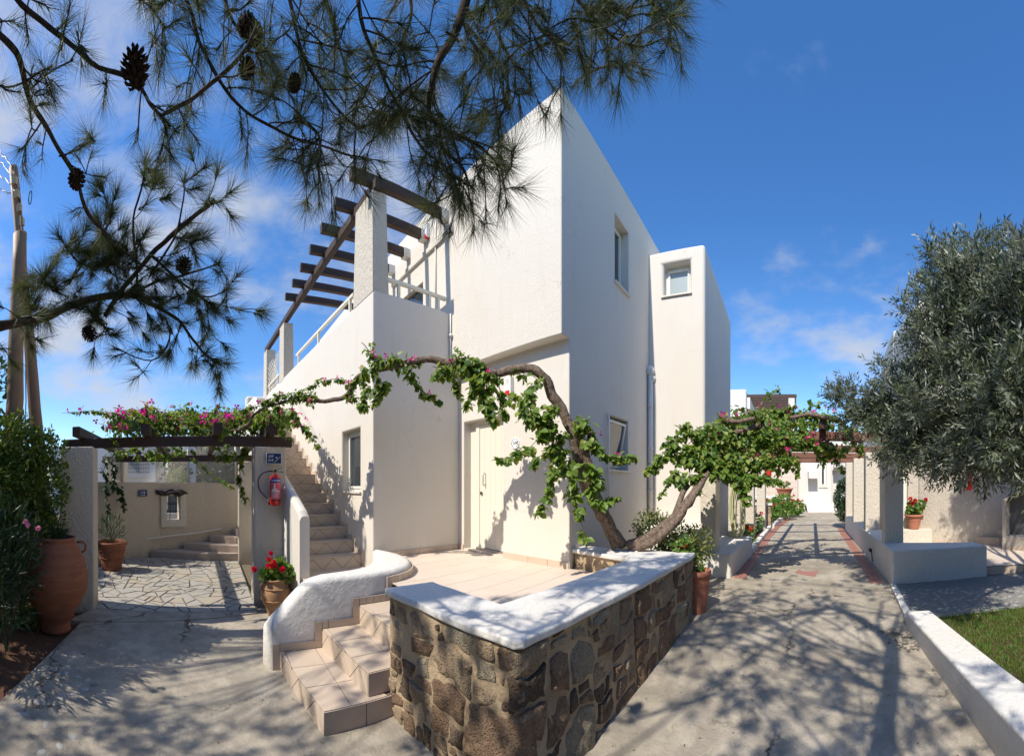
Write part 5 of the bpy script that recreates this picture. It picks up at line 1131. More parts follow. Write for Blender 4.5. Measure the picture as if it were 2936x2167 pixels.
siren((3.63, 5.33, 6.08), (-1, 0, 0), 'white alarm box with red lens high by the balcony rafters')
pl9 = thing('number_plate', 'round blue and white ceramic plate reading 109 beside the door', 'house number', (3.79, 3.43, 2.23))
c_ = Vector((3.80, 3.43, 2.23)); m = MB(); K_ = 32
def disc(rp, dx0, dx1): 
    a = [(c_.x-dx0, c_.y+rp*math.cos(2*PI*k/K_), c_.z+rp*1.08*math.sin(2*PI*k/K_)) for k in range(K_)]; return MB().ext(a, (-(dx1-dx0), 0, 0))
disc(.073, 0, .016).build('dish', M_cer, pl9); text('lettering', '109', (c_.x-.0175, c_.y, c_.z), (0, -1, 0), (0, 0, 1), .055, M_iron, pl9, .3, .001)
for k in range(11):
    a = 2*PI*k/11; q = Vector((c_.x-.016, c_.y+.057*math.cos(a), c_.z+.062*math.sin(a)))
    MB().ext([(q.x, q.y+.009*math.cos(b_+a), q.z+.013*math.sin(b_)) for b_ in [2*PI*i/7 for i in range(7)]], (-.002, 0, 0)).build('flower_motif', M_blueg if k % 3 else simple('glaze_green', (.05, .12, .05), .3), pl9)
# garden hose on the second pillar
gh = thing('garden_hose', 'long coil of faded yellow hose hanging from the second left pillar', 'hose', (7.7, .98, .5)); m = MB()
for k in range(9):
    a = R.uniform(-.05, .05); w_ = R.uniform(.09, .17); z0_ = R.uniform(.42, .8); x_ = 7.78-.012*k; yc = .97+a*.6
    shoot(m, [(x_, yc+w_*.4, 1.78), (x_, yc+w_, 1.4), (x_, yc+w_*1.0, z0_+.3), (x_, yc+w_*.3, z0_), (x_, yc-w_*.5, z0_+.1), (x_, yc-w_*.8, z0_+.5), (x_, yc-w_*.3, 1.5), (x_, yc+.02, 1.8)], .013, .013, 0, 6, 4)
m.build('coil', M_hose, gh, smooth=True); MB().tube([(7.86, .98, 1.80), (7.70, .98, 1.82), (7.68, .98, 1.88)], .012, 6).build('hook', M_iron, gh)
# ================================================================== UTILITY POLES
def uprod(name, label, p0, p1, r0, r1, extra=None):
    t = thing(name, label, 'pole', p0, 'weathered wooden utility poles'); m = MB(); n = 14
    pts = [Vector(p0).lerp(Vector(p1), i/n)+noise.noise_vector(Vector((i*.5, p0[0], 0)))*.02 for i in range(n+1)]; m.tube(pts, [r0+(r1-r0)*i/n for i in range(n+1)], 14, wob=.15); m.build('shaft', M_pole, t, smooth=True); return t
b0 = at(16, 1100, 5.2); t0_ = at(44, 512, 5.2); u1_ = uprod('utility_pole', 'stout sawn off wooden pole in front of the taller one at far left', (b0.x, b0.y, -.2), (t0_.x, t0_.y, t0_.z), .155, .095)
b1 = at(114, 1100, 5.7); t1_ = at(29, 368, 6.2); u2_ = uprod('utility_pole', 'tall dark leaning wooden pole carrying cables at far left', (b1.x, b1.y, -.2), (t1_.x, t1_.y, t1_.z), .13, .075)
M_blk = simple('pale_wood_block', (.45, .32, .18), .8)
for k in range(5):
    p = at(33+k*5.2, 395+k*30, 6.0); MB().box(p.x-.05, p.y-.03, p.z-.06, p.x+.03, p.y+.03, p.z+.06).build('insulator_block', M_blk, u2_)
for k in range(4):
    cm = MB(); q = [at(30+k*4, 380+k*20, 6.0), at(12+2*k, 345+k*25, 6.3), at(-30, 290+k*40, 7.5), at(-120, 180+k*70, 12)]; shoot(cm, q, .010, .010, .05, 5, 6); cm.build('cable', M_cable, u2_)
cm = MB(); shoot(cm, [at(36, 400, 6.0), at(52, 560, 5.9), at(57, 800, 5.6), at(55, 1000, 5.5)], .009, .009, .02, 5, 6); cm.build('cable', M_cable, u2_)
cm = MB(); c0_ = at(66, 432, 6.0)
cm.tube([c0_+Vector((-.05*math.cos(a), .04*math.cos(a), .10*math.sin(a))) for a in [2*PI*i/14 for i in range(15)]], .008, 5); cm.build('cable_loop', M_cable, u2_)
# ================================================================== BOUGAINVILLEA ON THE HOUSE
v1 = thing('bougainvillea', 'old bougainvillea with thick twisted trunk arching over the cream door to the left pergola', 'climbing plant', (4.2, 1.95, .66))
tr1 = [at(1346, 1196, 4.50), at(1322, 1140, 4.42), at(1296, 1092, 4.32), at(1276, 1050, 4.22), at(1264, 1000, 4.14), at(1252, 950, 4.1), at(1228, 893, 4.1), at(1206, 862, 4.08), at(1192, 828, 4.05), at(1165, 806, 4.05), at(1130, 806, 4.1), at(1090, 816, 4.15), at(1040, 808, 4.2), at(985, 796, 4.25), at(945, 786, 4.3), at(905, 789, 4.35), at(860, 800, 4.4), at(820, 806, 4.5), at(785, 822, 4.6), at(768, 846, 4.7), at(757, 866, 4.75), at(730, 874, 4.8), at(690, 877, 4.9), at(655, 874, 5.0), at(620, 880, 5.1), at(585, 888, 5.2), at(558, 905, 5.3), at(545, 925, 5.4)]
m = MB(); shoot(m, tr1[:12], .070, .048, .022, 10, 4); m.build('trunk', M_vbark, v1, smooth=True)
m = MB(); shoot(m, tr1[11:20], .046, .030, .02, 8, 4); m.build('limb', M_vbark, v1, smooth=True)
m = MB(); shoot(m, tr1[19:], .034, .016, .015, 7, 4); m.build('limb', M_vbark, v1, smooth=True)
m = MB(); shoot(m, [at(1362, 1192, 4.5), at(1334, 1150, 4.38), at(1310, 1100, 4.25), at(1292, 1050, 4.12), at(1284, 1000, 4.06), at(1268, 955, 4.04), at(1262, 925, 4.02)], .06, .036, .022, 8, 4); m.build('trunk', M_vbark, v1, smooth=True)
ac = acc0(); stems = MB(); fl1 = []
def vs(pts, spread, n, size=.075, fl=0, stem=.004, droop=.7, acc=None, flist=None):
    P = [at(*p) for p in pts]; strand(ac if acc is None else acc, P, spread, n, size, droop=droop)
    if stem: shoot(stems, P, stem*1.6, stem*.6, .012, 4, 3)
    if fl:
        c, t = along(P, fl); (fl1 if flist is None else flist).extend([Vector(q)+Vector((R.gauss(0, 1), R.gauss(0, 1), R.gauss(0, .8)))*spread*.42+Vector((-.03, -.03, .02)) for q in c])
# hanging bunches along the arch
vs([(790, 748, 4.5), (815, 775, 4.45), (840, 800, 4.4)], .10, 60, .06, 2)
vs([(800, 790, 4.45), (860, 785, 4.4), (920, 800, 4.35)], .14, 190, .065, 5)
vs([(795, 800, 4.5), (800, 850, 4.55), (785, 880, 4.6), (800, 895, 4.5)], .12, 120, .07, 2)
vs([(825, 820, 4.5), (830, 860, 4.5), (815, 885, 4.5)], .10, 70, .07)
vs([(890, 790, 4.35), (905, 830, 4.4), (920, 860, 4.5), (965, 875, 4.6)], .075, 80, .075, 2)
vs([(945, 800, 4.3), (985, 815, 4.3), (1000, 850, 4.3), (1010, 870, 4.3)], .10, 90, .07)
vs([(985, 790, 4.25), (1020, 780, 4.2), (1060, 800, 4.15)], .13, 170, .065, 3)
vs([(1000, 800, 4.2), (1050, 815, 4.15), (1100, 830, 4.1)], .15, 190, .07, 1)
vs([(1060, 820, 4.15), (1060, 870, 4.1), (1075, 910, 4.1), (1080, 925, 4.05)], .14, 190, .08)
vs([(1045, 820, 4.15), (1035, 850, 4.15), (1018, 885, 4.2), (1018, 893, 4.2)], .10, 80, .075)
vs([(1090, 840, 4.1), (1100, 880, 4.1), (1105, 915, 4.05)], .08, 60, .075)
vs([(1130, 810, 4.1), (1175, 830, 4.0), (1140, 870, 3.95), (1150, 900, 3.95)], .09, 80, .07)
vs([(1150, 860, 3.95), (1165, 905, 3.9), (1200, 930, 3.9), (1180, 960, 3.85)], .15, 260, .075)
vs([(1210, 890, 3.95), (1195, 935, 3.9), (1150, 985, 3.8), (1110, 1000, 3.8), (1080, 1006, 3.8)], .085, 150, .075)
vs([(1225, 950, 3.95), (1200, 985, 3.85), (1175, 1000, 3.8), (1165, 1020, 3.8)], .09, 90, .075)
vs([(1220, 960, 3.95), (1215, 1010, 3.85), (1205, 1050, 3.8), (1195, 1085, 3.8), (1178, 1120, 3.8)], .06, 90, .085)
vs([(1260, 920, 4.0), (1290, 950, 3.95), (1310, 985, 3.95), (1350, 1000, 4.0), (1388, 998, 4.05)], .10, 200, .07, 5)
vs([(1265, 905, 4.0), (1280, 930, 4.0), (1300, 960, 4.0)], .08, 70, .065)
vs([(1245, 1000, 4.0), (1250, 1060, 4.0), (1262, 1110, 4.0), (1272, 1150, 4.0), (1283, 1190, 4.05)], .10, 130, .085)
vs([(1290, 1010, 3.95), (1305, 1045, 3.95), (1290, 1070, 3.95), (1300, 1100, 3.95)], .08, 70, .09)
vs([(1290, 1090, 4.0), (1320, 1095, 4.0), (1350, 1085, 4.05)], .07, 60, .08)
# thinner growth running left to the pergola
vs([(785, 815, 4.6), (765, 855, 4.7), (780, 880, 4.7)], .13, 90, .06, 3)
vs([(770, 840, 4.75), (735, 828, 4.8), (700, 835, 4.85), (660, 852, 4.95)], .035, 55, .06, 2)
vs([(690, 872, 4.9), (650, 858, 5.0), (600, 868, 5.1), (570, 880, 5.2)], .13, 190, .06, 4)
vs([(640, 880, 5.0), (640, 915, 4.95), (660, 930, 4.9), (685, 960, 4.85), (690, 978, 4.85)], .08, 110, .075, 2)
vs([(600, 885, 5.1), (620, 905, 5.1), (650, 900, 5.1)], .10, 70, .06, 3)
vs([(580, 890, 5.2), (600, 930, 5.2), (630, 955, 5.2), (640, 960, 5.2)], .06, 40, .06)
flush(ac, 'foliage', 'ovate', M_boug, v1, nparts=300); stems.build('shoots', M_vbark, v1, kind='stuff', smooth=True)
flowers(v1, fl1, .034)
# ---- the mass over the left pergola
v2 = thing('bougainvillea', 'flowering bougainvillea spread over the dark beams of the left pergola', 'climbing plant', (-.3, 6, 2.5))
ac = acc0(); stems = MB(); fl2 = []
kw = dict(flist=fl2)
for i in range(9):
    x_ = 250+i*42; vs([(x_, 930-8*math.sin(i), 5.6), (x_+30, 908, 6.2), (x_+60, 918, 7.0)], .28, 640, .07, 15, **kw)
vs([(300, 930, 5.3), (260, 905, 5.2), (200, 898, 5.2), (135, 903, 5.2)], .05, 70, .065, 5, **kw)
vs([(300, 940, 5.3), (250, 935, 5.2), (215, 925, 5.2)], .06, 40, .06, 5, **kw)
vs([(330, 925, 5.4), (318, 900, 5.4), (322, 882, 5.4)], .04, 25, .06, 3, **kw)
vs([(440, 920, 5.4), (470, 895, 5.3), (480, 880, 5.3)], .05, 30, .06, 2, **kw); vs([(480, 930, 5.4), (530, 895, 5.3), (560, 885, 5.3)], .10, 80, .06, 8, **kw)
vs([(480, 930, 5.2), (485, 960, 5.15), (495, 975, 5.1)], .06, 50, .06, 6, **kw)
vs([(545, 960, 5.6), (525, 1000, 5.9), (525, 1040, 6.0), (530, 1075, 6.0), (534, 1100, 6.0)], .07, 90, .08, **kw)
vs([(300, 985, 6.5), (350, 1000, 7.4), (400, 985, 7.8), (430, 1005, 8.0), (470, 1040, 8.0), (510, 1065, 7.6)], .13, 220, .075, 2, **kw)
vs([(255, 990, 6.6), (300, 975, 6.8), (360, 985, 7.0), (400, 975, 7.2)], .14, 220, .07, **kw)
vs([(480, 985, 6.8), (500, 1000, 6.8), (520, 985, 6.6)], .12, 100, .07, **kw)
flush(ac, 'foliage', 'ovate', M_boug, v2); stems.build('shoots', M_vbark, v2, kind='stuff', smooth=True); flowers(v2, fl2, .062)
m = MB(); shoot(m, [at(545, 925, 5.4), at(515, 940, 5.6), at(470, 945, 5.9), at(400, 948, 6.3), at(330, 950, 6.4)], .03, .015, .03, 7, 4); m.build('limb', M_vbark, v2, smooth=True)
# ivy on the rear left pillar
iv = thing('ivy', 'trailing ivy hanging on the shaded rear left pillar', 'climbing plant', (-2.2, 8.5, .6)); ac = acc0(); stems = MB()
for q in ([(228, 1000, 8.2), (232, 1060, 8.2), (236, 1110, 8.2), (232, 1150, 8.1)], [(245, 1000, 8.3), (250, 1040, 8.3), (240, 1080, 8.2)], [(255, 1060, 8.4), (268, 1090, 8.4), (273, 1118, 8.4)]): vs(q, .12, 110, .07)
flush(ac, 'foliage', 'ovate', M_drk, iv); stems.build('shoots', M_vbark, iv, kind='stuff')
# ---- second bougainvillea over the path
v3 = thing('bougainvillea', 'flowering bougainvillea with leaning double trunk spreading over the path pergola', 'climbing plant', (4.1, 1.75, .66))
m = MB(); A_ = [at(1372, 1193, 4.45), at(1410, 1178, 4.42), at(1450, 1150, 4.4), at(1490, 1110, 4.5), at(1515, 1075, 4.7), at(1540, 1030, 5.0), at(1552, 1000, 5.2), at(1570, 965, 5.5), at(1610, 945, 5.9), at(1650, 925, 6.2)]
shoot(m, A_, .055, .03, .02, 8, 4); m.build('trunk', M_vbark, v3, smooth=True)
m = MB(); shoot(m, [at(1392, 1197, 4.4), at(1440, 1176, 4.36), at(1475, 1140, 4.4), at(1505, 1100, 4.5), at(1530, 1062, 4.7), at(1560, 1010, 5.1), at(1575, 990, 5.2), at(1600, 960, 5.4)], .058, .03, .02, 8, 4); m.build('trunk', M_vbark, v3, smooth=True)
m = MB(); shoot(m, [at(1478, 1120, 4.5), at(1490, 1080, 4.7), at(1505, 1060, 4.8)], .042, .03, .02, 7, 3); m.build('limb', M_vbark, v3, smooth=True)
m = MB(); shoot(m, [at(1540, 960, 5.2), at(1590, 950, 5.3), at(1640, 935, 5.4), at(1658, 930, 5.4)], .04, .035, .02, 7, 3); m.build('limb', M_vbark, v3, smooth=True)
m = MB(); shoot(m, [at(1725, 915, 5.6), at(1765, 905, 5.6), at(1800, 912, 5.6), at(1812, 910, 5.6)], .03, .03, .02, 7, 3); m.build('limb', M_vbark, v3, smooth=True)
m = MB(); shoot(m, [at(1570, 905, 5.3), at(1600, 922, 5.3), at(1650, 915, 5.3)], .035, .03, .02, 7, 3); m.build('limb', M_vbark, v3, smooth=True)
ac = acc0(); stems = MB(); fl3 = []; kw = dict(flist=fl3)
vs([(1560, 930, 5.2), (1620, 915, 5.6), (1700, 900, 5.9), (1780, 905, 6.1), (1840, 915, 6.3)], .20, 1000, .07, 30, **kw)
vs([(1520, 970, 5.1), (1600, 960, 5.4), (1680, 950, 5.6), (1760, 960, 5.8), (1830, 990, 6.0)], .28, 1500, .07, 22, **kw)
vs([(1600, 930, 6.2), (1680, 915, 7), (1760, 920, 7.6), (1820, 930, 8)], .30, 900, .075, 16, **kw)
vs([(1500, 990, 5.0), (1560, 1010, 5.1), (1640, 1010, 5.3), (1720, 1000, 5.4)], .24, 900, .075, 6, **kw)
vs([(1560, 1020, 5.0), (1620, 1040, 5.1), (1680, 1045, 5.2), (1700, 1050, 5.2)], .16, 380, .09, 2, **kw)
vs([(1480, 960, 5.0), (1450, 990, 4.9), (1440, 1010, 4.85), (1412, 1025, 4.85)], .15, 260, .07, **kw)
vs([(1520, 950, 5.0), (1500, 930, 4.95), (1492, 925, 4.9)], .07, 60, .06, **kw)
vs([(1470, 1030, 4.8), (1480, 1045, 4.75), (1530, 1045, 4.8)], .13, 150, .07, **kw)
vs([(1600, 1040, 5.0), (1625, 1070, 5.0), (1632, 1100, 5.0)], .08, 80, .085, **kw)
vs([(1690, 895, 5.8), (1735, 890, 5.8), (1740, 872, 5.8)], .05, 50, .06, **kw)
vs([(1820, 1000, 5.8), (1845, 1020, 5.8), (1842, 1035, 5.8)], .07, 50, .07, **kw); vs([(1740, 1000, 5.6), (1745, 1025, 5.6), (1743, 1045, 5.6)], .05, 36, .07, **kw)
vs([(1470, 1040, 4.7), (1450, 1075, 4.6), (1440, 1090, 4.6)], .06, 26, .06, **kw); vs([(1520, 1070, 4.7), (1545, 1085, 4.7)], .05, 20, .06, **kw)
vs([(1840, 930, 6.5), (1870, 950, 6.6), (1880, 990, 6.6)], .2, 300, .07, 5, **kw)
for (a0, b0, d0, rr, k) in [(1600, 945, 5.6, .30, 330), (1680, 950, 5.8, .34, 420), (1750, 955, 6.0, .34, 420), (1820, 960, 6.2, .30, 330), (1560, 980, 5.2, .28, 320), (1640, 985, 5.4, .30, 360), (1720, 1000, 5.6, .26, 260), (1700, 910, 6.4, .34, 300), (1780, 915, 6.6, .34, 300), (1520, 985, 5.1, .24, 220)]:
    c = at(a0, b0, d0); strand(ac, [c+Vector((-.2, .1, 0)), c+Vector((.2, -.1, 0))], rr*1.05, int(k*.42), .072, taper=False, droop=.5, clump=.75)
flush(ac, 'foliage', 'ovate', M_boug, v3, nparts=200); stems.build('shoots', M_vbark, v3, kind='stuff', smooth=True); flowers(v3, fl3, .048)
# ================================================================== SHRUBS AND POTTED PLANTS
def bush(name, label, cat, blobs, n, size, shape, mat, wr=.86, stem_base=None, par=None, up=.5, fl=None, stems_n=12, barkmat=M_obark):
    t = par or thing(name, label, cat, blobs[0][0] if stem_base is None else stem_base)
    vol = [b[1]**3*b[2] if len(b) > 2 else b[1]**3 for b in blobs]; tot = sum(vol); P = []; D = []; U = []; L = []
    for b, v_ in zip(blobs, vol):
        k = int(n*v_/tot); c = np.array(tuple(b[0])); u = rnd_unit(k); lump = np.array([1+.28*noise.noise(Vector(tuple(q*2.6))+Vector(tuple(c*3))) for q in u]); rr = (NR.uniform(.35, 1, k)**.45)*b[1]*lump
        p = c+u*rr[:, None]*np.array([1, 1, b[2] if len(b) > 2 else 1]); P.append(p); D.append(u*.8+rnd_unit(k)*.7+np.array([0, 0, up*.4])); U.append(u+rnd_unit(k)*.5+np.array([-.2, 0, .5])); L.append(size*NR.uniform(.6, 1.3, k))
    P = np.concatenate(P); D = np.concatenate(D); U = np.concatenate(U); L = np.concatenate(L)
    leaves('foliage', P, D, U, L, L*wr, shape, mat, t)
    if stem_base is not None:
        m = MB()
        for _ in range(stems_n):
            b = R.choice(blobs); e = Vector(b[0])+Vector((R.uniform(-1, 1), R.uniform(-1, 1), R.uniform(-.3, 1)))*b[1]*.6; s_ = Vector(stem_base)
            shoot(m, [s_, s_.lerp(e, .5)+Vector((R.uniform(-.04, .04), R.uniform(-.04, .04), .03)), e], .007, .003, .01, 4, 2)
        m.build('stems', barkmat, t, kind='stuff')
    return t
M_carn = M_red
def bloom(parent, c, r, mat=M_red, n=46):
    u = rnd_unit(n); P = np.array(tuple(c))+u*r*.35; leaves('bloom', P, u+rnd_unit(n)*.4, rnd_unit(n), np.full(n, r*.85), np.full(n, r*.8), 'round', mat, parent, kind=None)
g1 = bush('geranium', 'bright green geranium with dark red blooms in the ochre pot', 'plant', [(Vector((.93, 4.90, .50)), .15, .9), (Vector((1.02, 4.86, .46)), .13, .8), (Vector((.80, 4.9, .44)), .11, .8)], 330, .06, 'round', M_ger, .95, (.905, 4.93, .33))
for q in ((592, 1209, 4.85), (588, 1222, 4.85), (598, 1229, 4.8), (588, 1237, 4.8), (556, 1244, 4.85), (617, 1244, 4.8), (600, 1236, 4.82)):
    p = at(*q); bloom(g1, p, R.uniform(.026, .038)); m = MB(); shoot(m, [(.905, 4.93, .40), Vector((.905, 4.93, .42)).lerp(p, .6)+Vector((0, 0, .03)), p], .004, .003, 0, 4, 2); m.build('flower_stalk', M_ger, g1)
sh = bush('planter_shrub', 'rounded shrub with yellow edged leaves and one red flower behind the stone wall', 'shrub', [(at(1440, 1165, 4.75), .26, 1), (at(1480, 1180, 4.7), .26, .9), (at(1505, 1210, 4.65), .24, 1), (at(1420, 1150, 4.9), .22, 1), (at(1520, 1190, 4.9), .25, 1), (at(1480, 1215, 4.9), .3, .9)], 4200, .045, 'ovate', M_shr, .6, (4.55, 1.6, .62))
bloom(sh, at(1497, 1191, 4.45), .035); bush('', '', '', [(at(1490, 1195, 4.45), .13, .7)], 90, .05, 'round', M_ger, .95, None, sh)
ol = bush('oleander', 'dark oleander with pink flowers leaning over the big jar', 'shrub', [(at(35, 1235, 4.0), .26, 1.3), (at(0, 1180, 4.1), .40, 1.1), (at(70, 1165, 3.95), .16, .8), (at(5, 1320, 3.8), .30, 1), (at(-40, 1250, 3.8), .4, 1.2)], 2100, .15, 'lance', M_oln, .16, (at(15, 1330, 3.9).x, at(15, 1330, 3.9).y, -.12), up=1.2)
for q in ((60, 1148, 3.6), (83, 1155, 3.6), (55, 1140, 3.62)): bloom(ol, at(*q), .028, M_pink, 18)
u_ = Vector((-1.84, 4.14, .98))
n_ = 60; P_ = np.tile(np.array(tuple(u_)), (n_, 1))+rnd_unit(n_)*.05; D_ = rnd_unit(n_)*.7+np.array([.25, -.1, .8]); leaves('foliage', P_, D_, rnd_unit(n_)+np.array([0, 0, 1.]), NR.uniform(.13, .26, n_), NR.uniform(.016, .028, n_), 'lance', M_oln, ol)
hd = bush('jasmine_hedge', 'sunlit tangled hedge of small green leaves left of the front pillar', 'hedge', [(at(52, 985, 5.0), .42, .7), (at(12, 965, 4.9), .40, .8), (at(40, 925, 4.95), .20, .8), (at(88, 960, 4.9), .22, .8), (at(104, 985, 4.9), .26, .7), (at(125, 968, 4.85), .12, .7), (at(0, 1050, 5.0), .6, .9), (at(70, 1060, 5.0), .5, .9), (at(92, 1040, 5.0), .24, 1), (at(60, 1180, 5.0), .55, 1.1), (at(0, 1200, 4.9), .6, 1.1), (at(80, 1150, 5.1), .33, 1.2), (at(30, 1300, 4.9), .5, 1)], 24000, .066, 'ovate', M_jas, .5, (at(50, 1300, 5).x, at(50, 1300, 5).y, -.12), stems_n=40)
bush('rosemary_plant', 'dark wiry plant growing in the wide shaded pot', 'plant', [(Vector((-2.0, 7.35, .72)), .26, 1.2)], 420, .14, 'lance', M_drk, .08, (-2.0, 7.35, .42), up=2.5)
lg_ = bush('geranium', 'red geranium growing in the orange pot on the ledge', 'plant', [(Vector((8.18, -3.02, 1.07)), .17, 1), (Vector((8.1, -3.12, 1.18)), .12, 1)], 200, .07, 'round', M_ger, .95, (8.18, -3.02, .9))
for q in ((8.1, -2.9, 1.32), (8.12, -3.3, 1.30), (8.05, -3.0, 1.28), (8.1, -2.95, 1.2)): bloom(lg_, q, .05)
bush('path_pot_plant', 'small green plant in the tall terracotta pot', 'plant', [(Vector((4.37, 1.06, .66)), .08, 1)], 45, .05, 'ovate', M_ger, .7, (4.36, 1.05, .55))
lb_ = bush('laurel_bush', 'dense dark rounded laurel bush at the end of the right low wall', 'shrub', [(Vector((12.9, -2.25, 1.25)), .48, 1.1), (Vector((12.9, -2.25, .75)), .45, 1), (Vector((12.9, -2.2, 1.65)), .30, .8)], 4200, .09, 'ovate', M_drk, .5, (12.9, -2.25, .1))
for k, (lab, c, rr, nb) in enumerate([('red flowering geranium low against the third pillar of the path', (9.1, .98, .42), .28, 5), ('bright green geranium between the third and fourth pillars', (11.2, .95, .50), .32, 3), ('tall pink and red geranium behind the stone pier', (14.6, .62, .62), .46, 7), ('large leafy geranium in the middle of the rear bed', (16.1, .05, .70), .60, 3), ('small geranium near the steps at the path end', (17.6, -.55, .55), .42, 4), ('red geranium on top of the far planter beside the house wall', (17.2, 1.9, 1.35), .35, 4)]):
    b_ = bush('geranium', lab, 'plant', [(Vector(c), rr, .85), (Vector(c)+Vector((.2, .25, -.05)), rr*.7, .8)], int(900*rr+100), .07+.03*(c[0] > 12), 'round', M_ger, .95, (c[0], c[1], .19 if c[2] < 1 else 1.0))
    b_['group'] = 'geraniums in the flower beds'
    for _ in range(nb): bloom(b_, Vector(c)+Vector((R.uniform(-.9, -.3)*rr, R.uniform(-.8, .8)*rr, R.uniform(.2, .95)*rr)), .06, M_red if k != 2 or R.random() < .5 else M_pink, 20)
bw_ = bush('bowl_plant', 'sparse red flowered plant in the flared clay bowl', 'plant', [(Vector((17.3, 0, 1.62)), .22, .8)], 60, .09, 'round', M_ger, .9, (17.3, 0, 1.45))
for q in ((17.1, .2, 1.75), (17.1, -.1, 1.8)): bloom(bw_, q, .05, M_red, 14)
# trees beyond the rear fence
for i, (x_, y_, d_, rr) in enumerate([(450, 1030, 22, 2.0), (505, 1020, 24, 2.2), (560, 1035, 22, 1.8), (470, 985, 26, 1.5), (390, 1045, 18, .5)]):
    c = at(x_, y_, d_); t = thing('rear_tree', ['wide dark green tree right of the porch behind the chain link fence', 'taller dark tree behind the fence near the right pillar', 'dark tree behind the fence hidden by the right pillar', 'pale feathery treetop against the sky above the fence', 'small yellow green bush in front of the far porch'][i], 'tree' if i < 4 else 'shrub', (c.x, c.y, 0))
    bush('', '', '', [(c, rr, .9), (c+Vector((rr*.7, 0, -.5)), rr*.7, 1), (c+Vector((-rr*.6, 0, -.3)), rr*.7, .9), (c+Vector((0, 0, rr*.5)), rr*.5, 1)], 3000 if i < 4 else 700, .26 if i < 4 else .12, 'ovate', M_fg if i < 4 else M_jas, .6, None, t)
    m = MB(); shoot(m, [(c.x, c.y, -.2), (c.x+.1, c.y, c.z*.5), (c.x, c.y, c.z)], .18 if i < 4 else .03, .05 if i < 4 else .01, .05, 7, 3); m.build('trunk', M_obark, t)
# distant tree line and hills closing the horizon
hv = []; hf = []; nh_ = 80
for i in range(nh_+1):
    a = 2*PI*i/nh_; hh = 3.2+2.2*noise.noise(Vector((math.cos(a)*2.2, math.sin(a)*2.2, 1))); 
    for rr, z in ((110, -1), (112, hh*.6), (125, hh), (160, -1)): hv.append((rr*math.cos(a), rr*math.sin(a), z))
for i in range(nh_):
    for k in range(3): hf.append((i*4+k, (i+1)*4+k, (i+1)*4+k+1, i*4+k+1))
hl = MB().add(hv, hf).build('hills', simple('hill_scrub', (.07, .09, .05), .95, .1, var=.5, sc=.2), loc=(0, 0, 0)); hl['kind'] = 'structure'

# unseen foliage belts added behind and beside the viewer to block low sky light
gp_ = []; gd_ = []
for (x0, x1, y0, y1, hh, k) in [(-9.5, -7.2, -10, 12, 6.4, 15000), (-7, 6.5, -10.5, -8.3, 6.0, 11000), (-9, -6.0, 5, 10, 5.0, 6000)]:
    p = np.stack([NR.uniform(x0, x1, k), NR.uniform(y0, y1, k), NR.uniform(.1, hh, k)], 1); f = np.array([noise.noise(Vector((q[0]*.5, q[1]*.5, q[2]*.5))) for q in p]); p = p[(f+.55-.5*(p[:, 2]/hh)**4) > .05]; gp_.append(p)
gp_ = np.concatenate(gp_); n_ = len(gp_); gl_ = NR.uniform(.25, .42, n_)
leaves('sky_block_grove', gp_, rnd_unit(n_), rnd_unit(n_), gl_, gl_*.7, 'ovate', M_fg, None)
# ================================================================== OLIVE TREE
ot = thing('olive_tree', 'dense grey green olive tree overhanging the right side terrace', 'tree', (2.6, -3.75, .12))
base = Vector((2.6, -3.75, .0))
m = MB(); t1 = shoot(m, [base, base+Vector((.1, .05, .6)), base+Vector((.15, .1, 1.3)), base+Vector((.35, .2, 1.9))], .17, .12, .04, 12, 4); m.build('trunk', M_obark, ot, smooth=True)
fork = Vector(t1[-1])
blobs = [(at(2130, 900, 3.9), .62), (at(2060, 920, 4.5), .60), (at(1995, 945, 4.9), .44), (at(1935, 905, 5.2), .36), (at(2210, 950, 3.4), .55), (at(2230, 760, 3.9), .70), (at(2120, 760, 4.3), .62), (at(2050, 800, 4.6), .45),
         (at(2085, 650, 4.4), .56), (at(2170, 640, 4.3), .50), (at(2230, 640, 4.0), .42), (at(2040, 715, 4.5), .44), (at(1848, 868, 5.4), .25), (at(1965, 850, 4.9), .40), (at(1900, 885, 5.2), .30), (at(1865, 925, 5.3), .22), (at(1965, 985, 4.6), .30), (at(1930, 940, 5.0), .22), (at(2150, 985, 3.5), .32), (at(2222, 985, 3.0), .30), (at(2060, 1000, 4.2), .30), (at(2290, 850, 3.2), .6), (at(2330, 760, 3.6), .6), (at(2000, 860, 5), .33), (at(2060, 555, 4.7), .20), (at(2150, 540, 4.5), .2), (at(2055, 610, 4.8), .22), (at(2300, 640, 3.9), .4), (at(2235, 545, 4.1), .20), (Vector((2.55, -2.45, 3.5)), .62), (Vector((2.3, -3.0, 3.3)), .7), (Vector((2.7, -2.9, 3.5)), .55), (Vector((4.0, -4.3, 5.0)), .75), (Vector((3.4, -4.7, 4.5)), .8), (Vector((4.9, -5.0, 4.6)), .8), (Vector((4.4, -5.2, 5.2)), .7)]
lb3 = MB(); twg = MB(); P = []; D = []; U = []; L = []
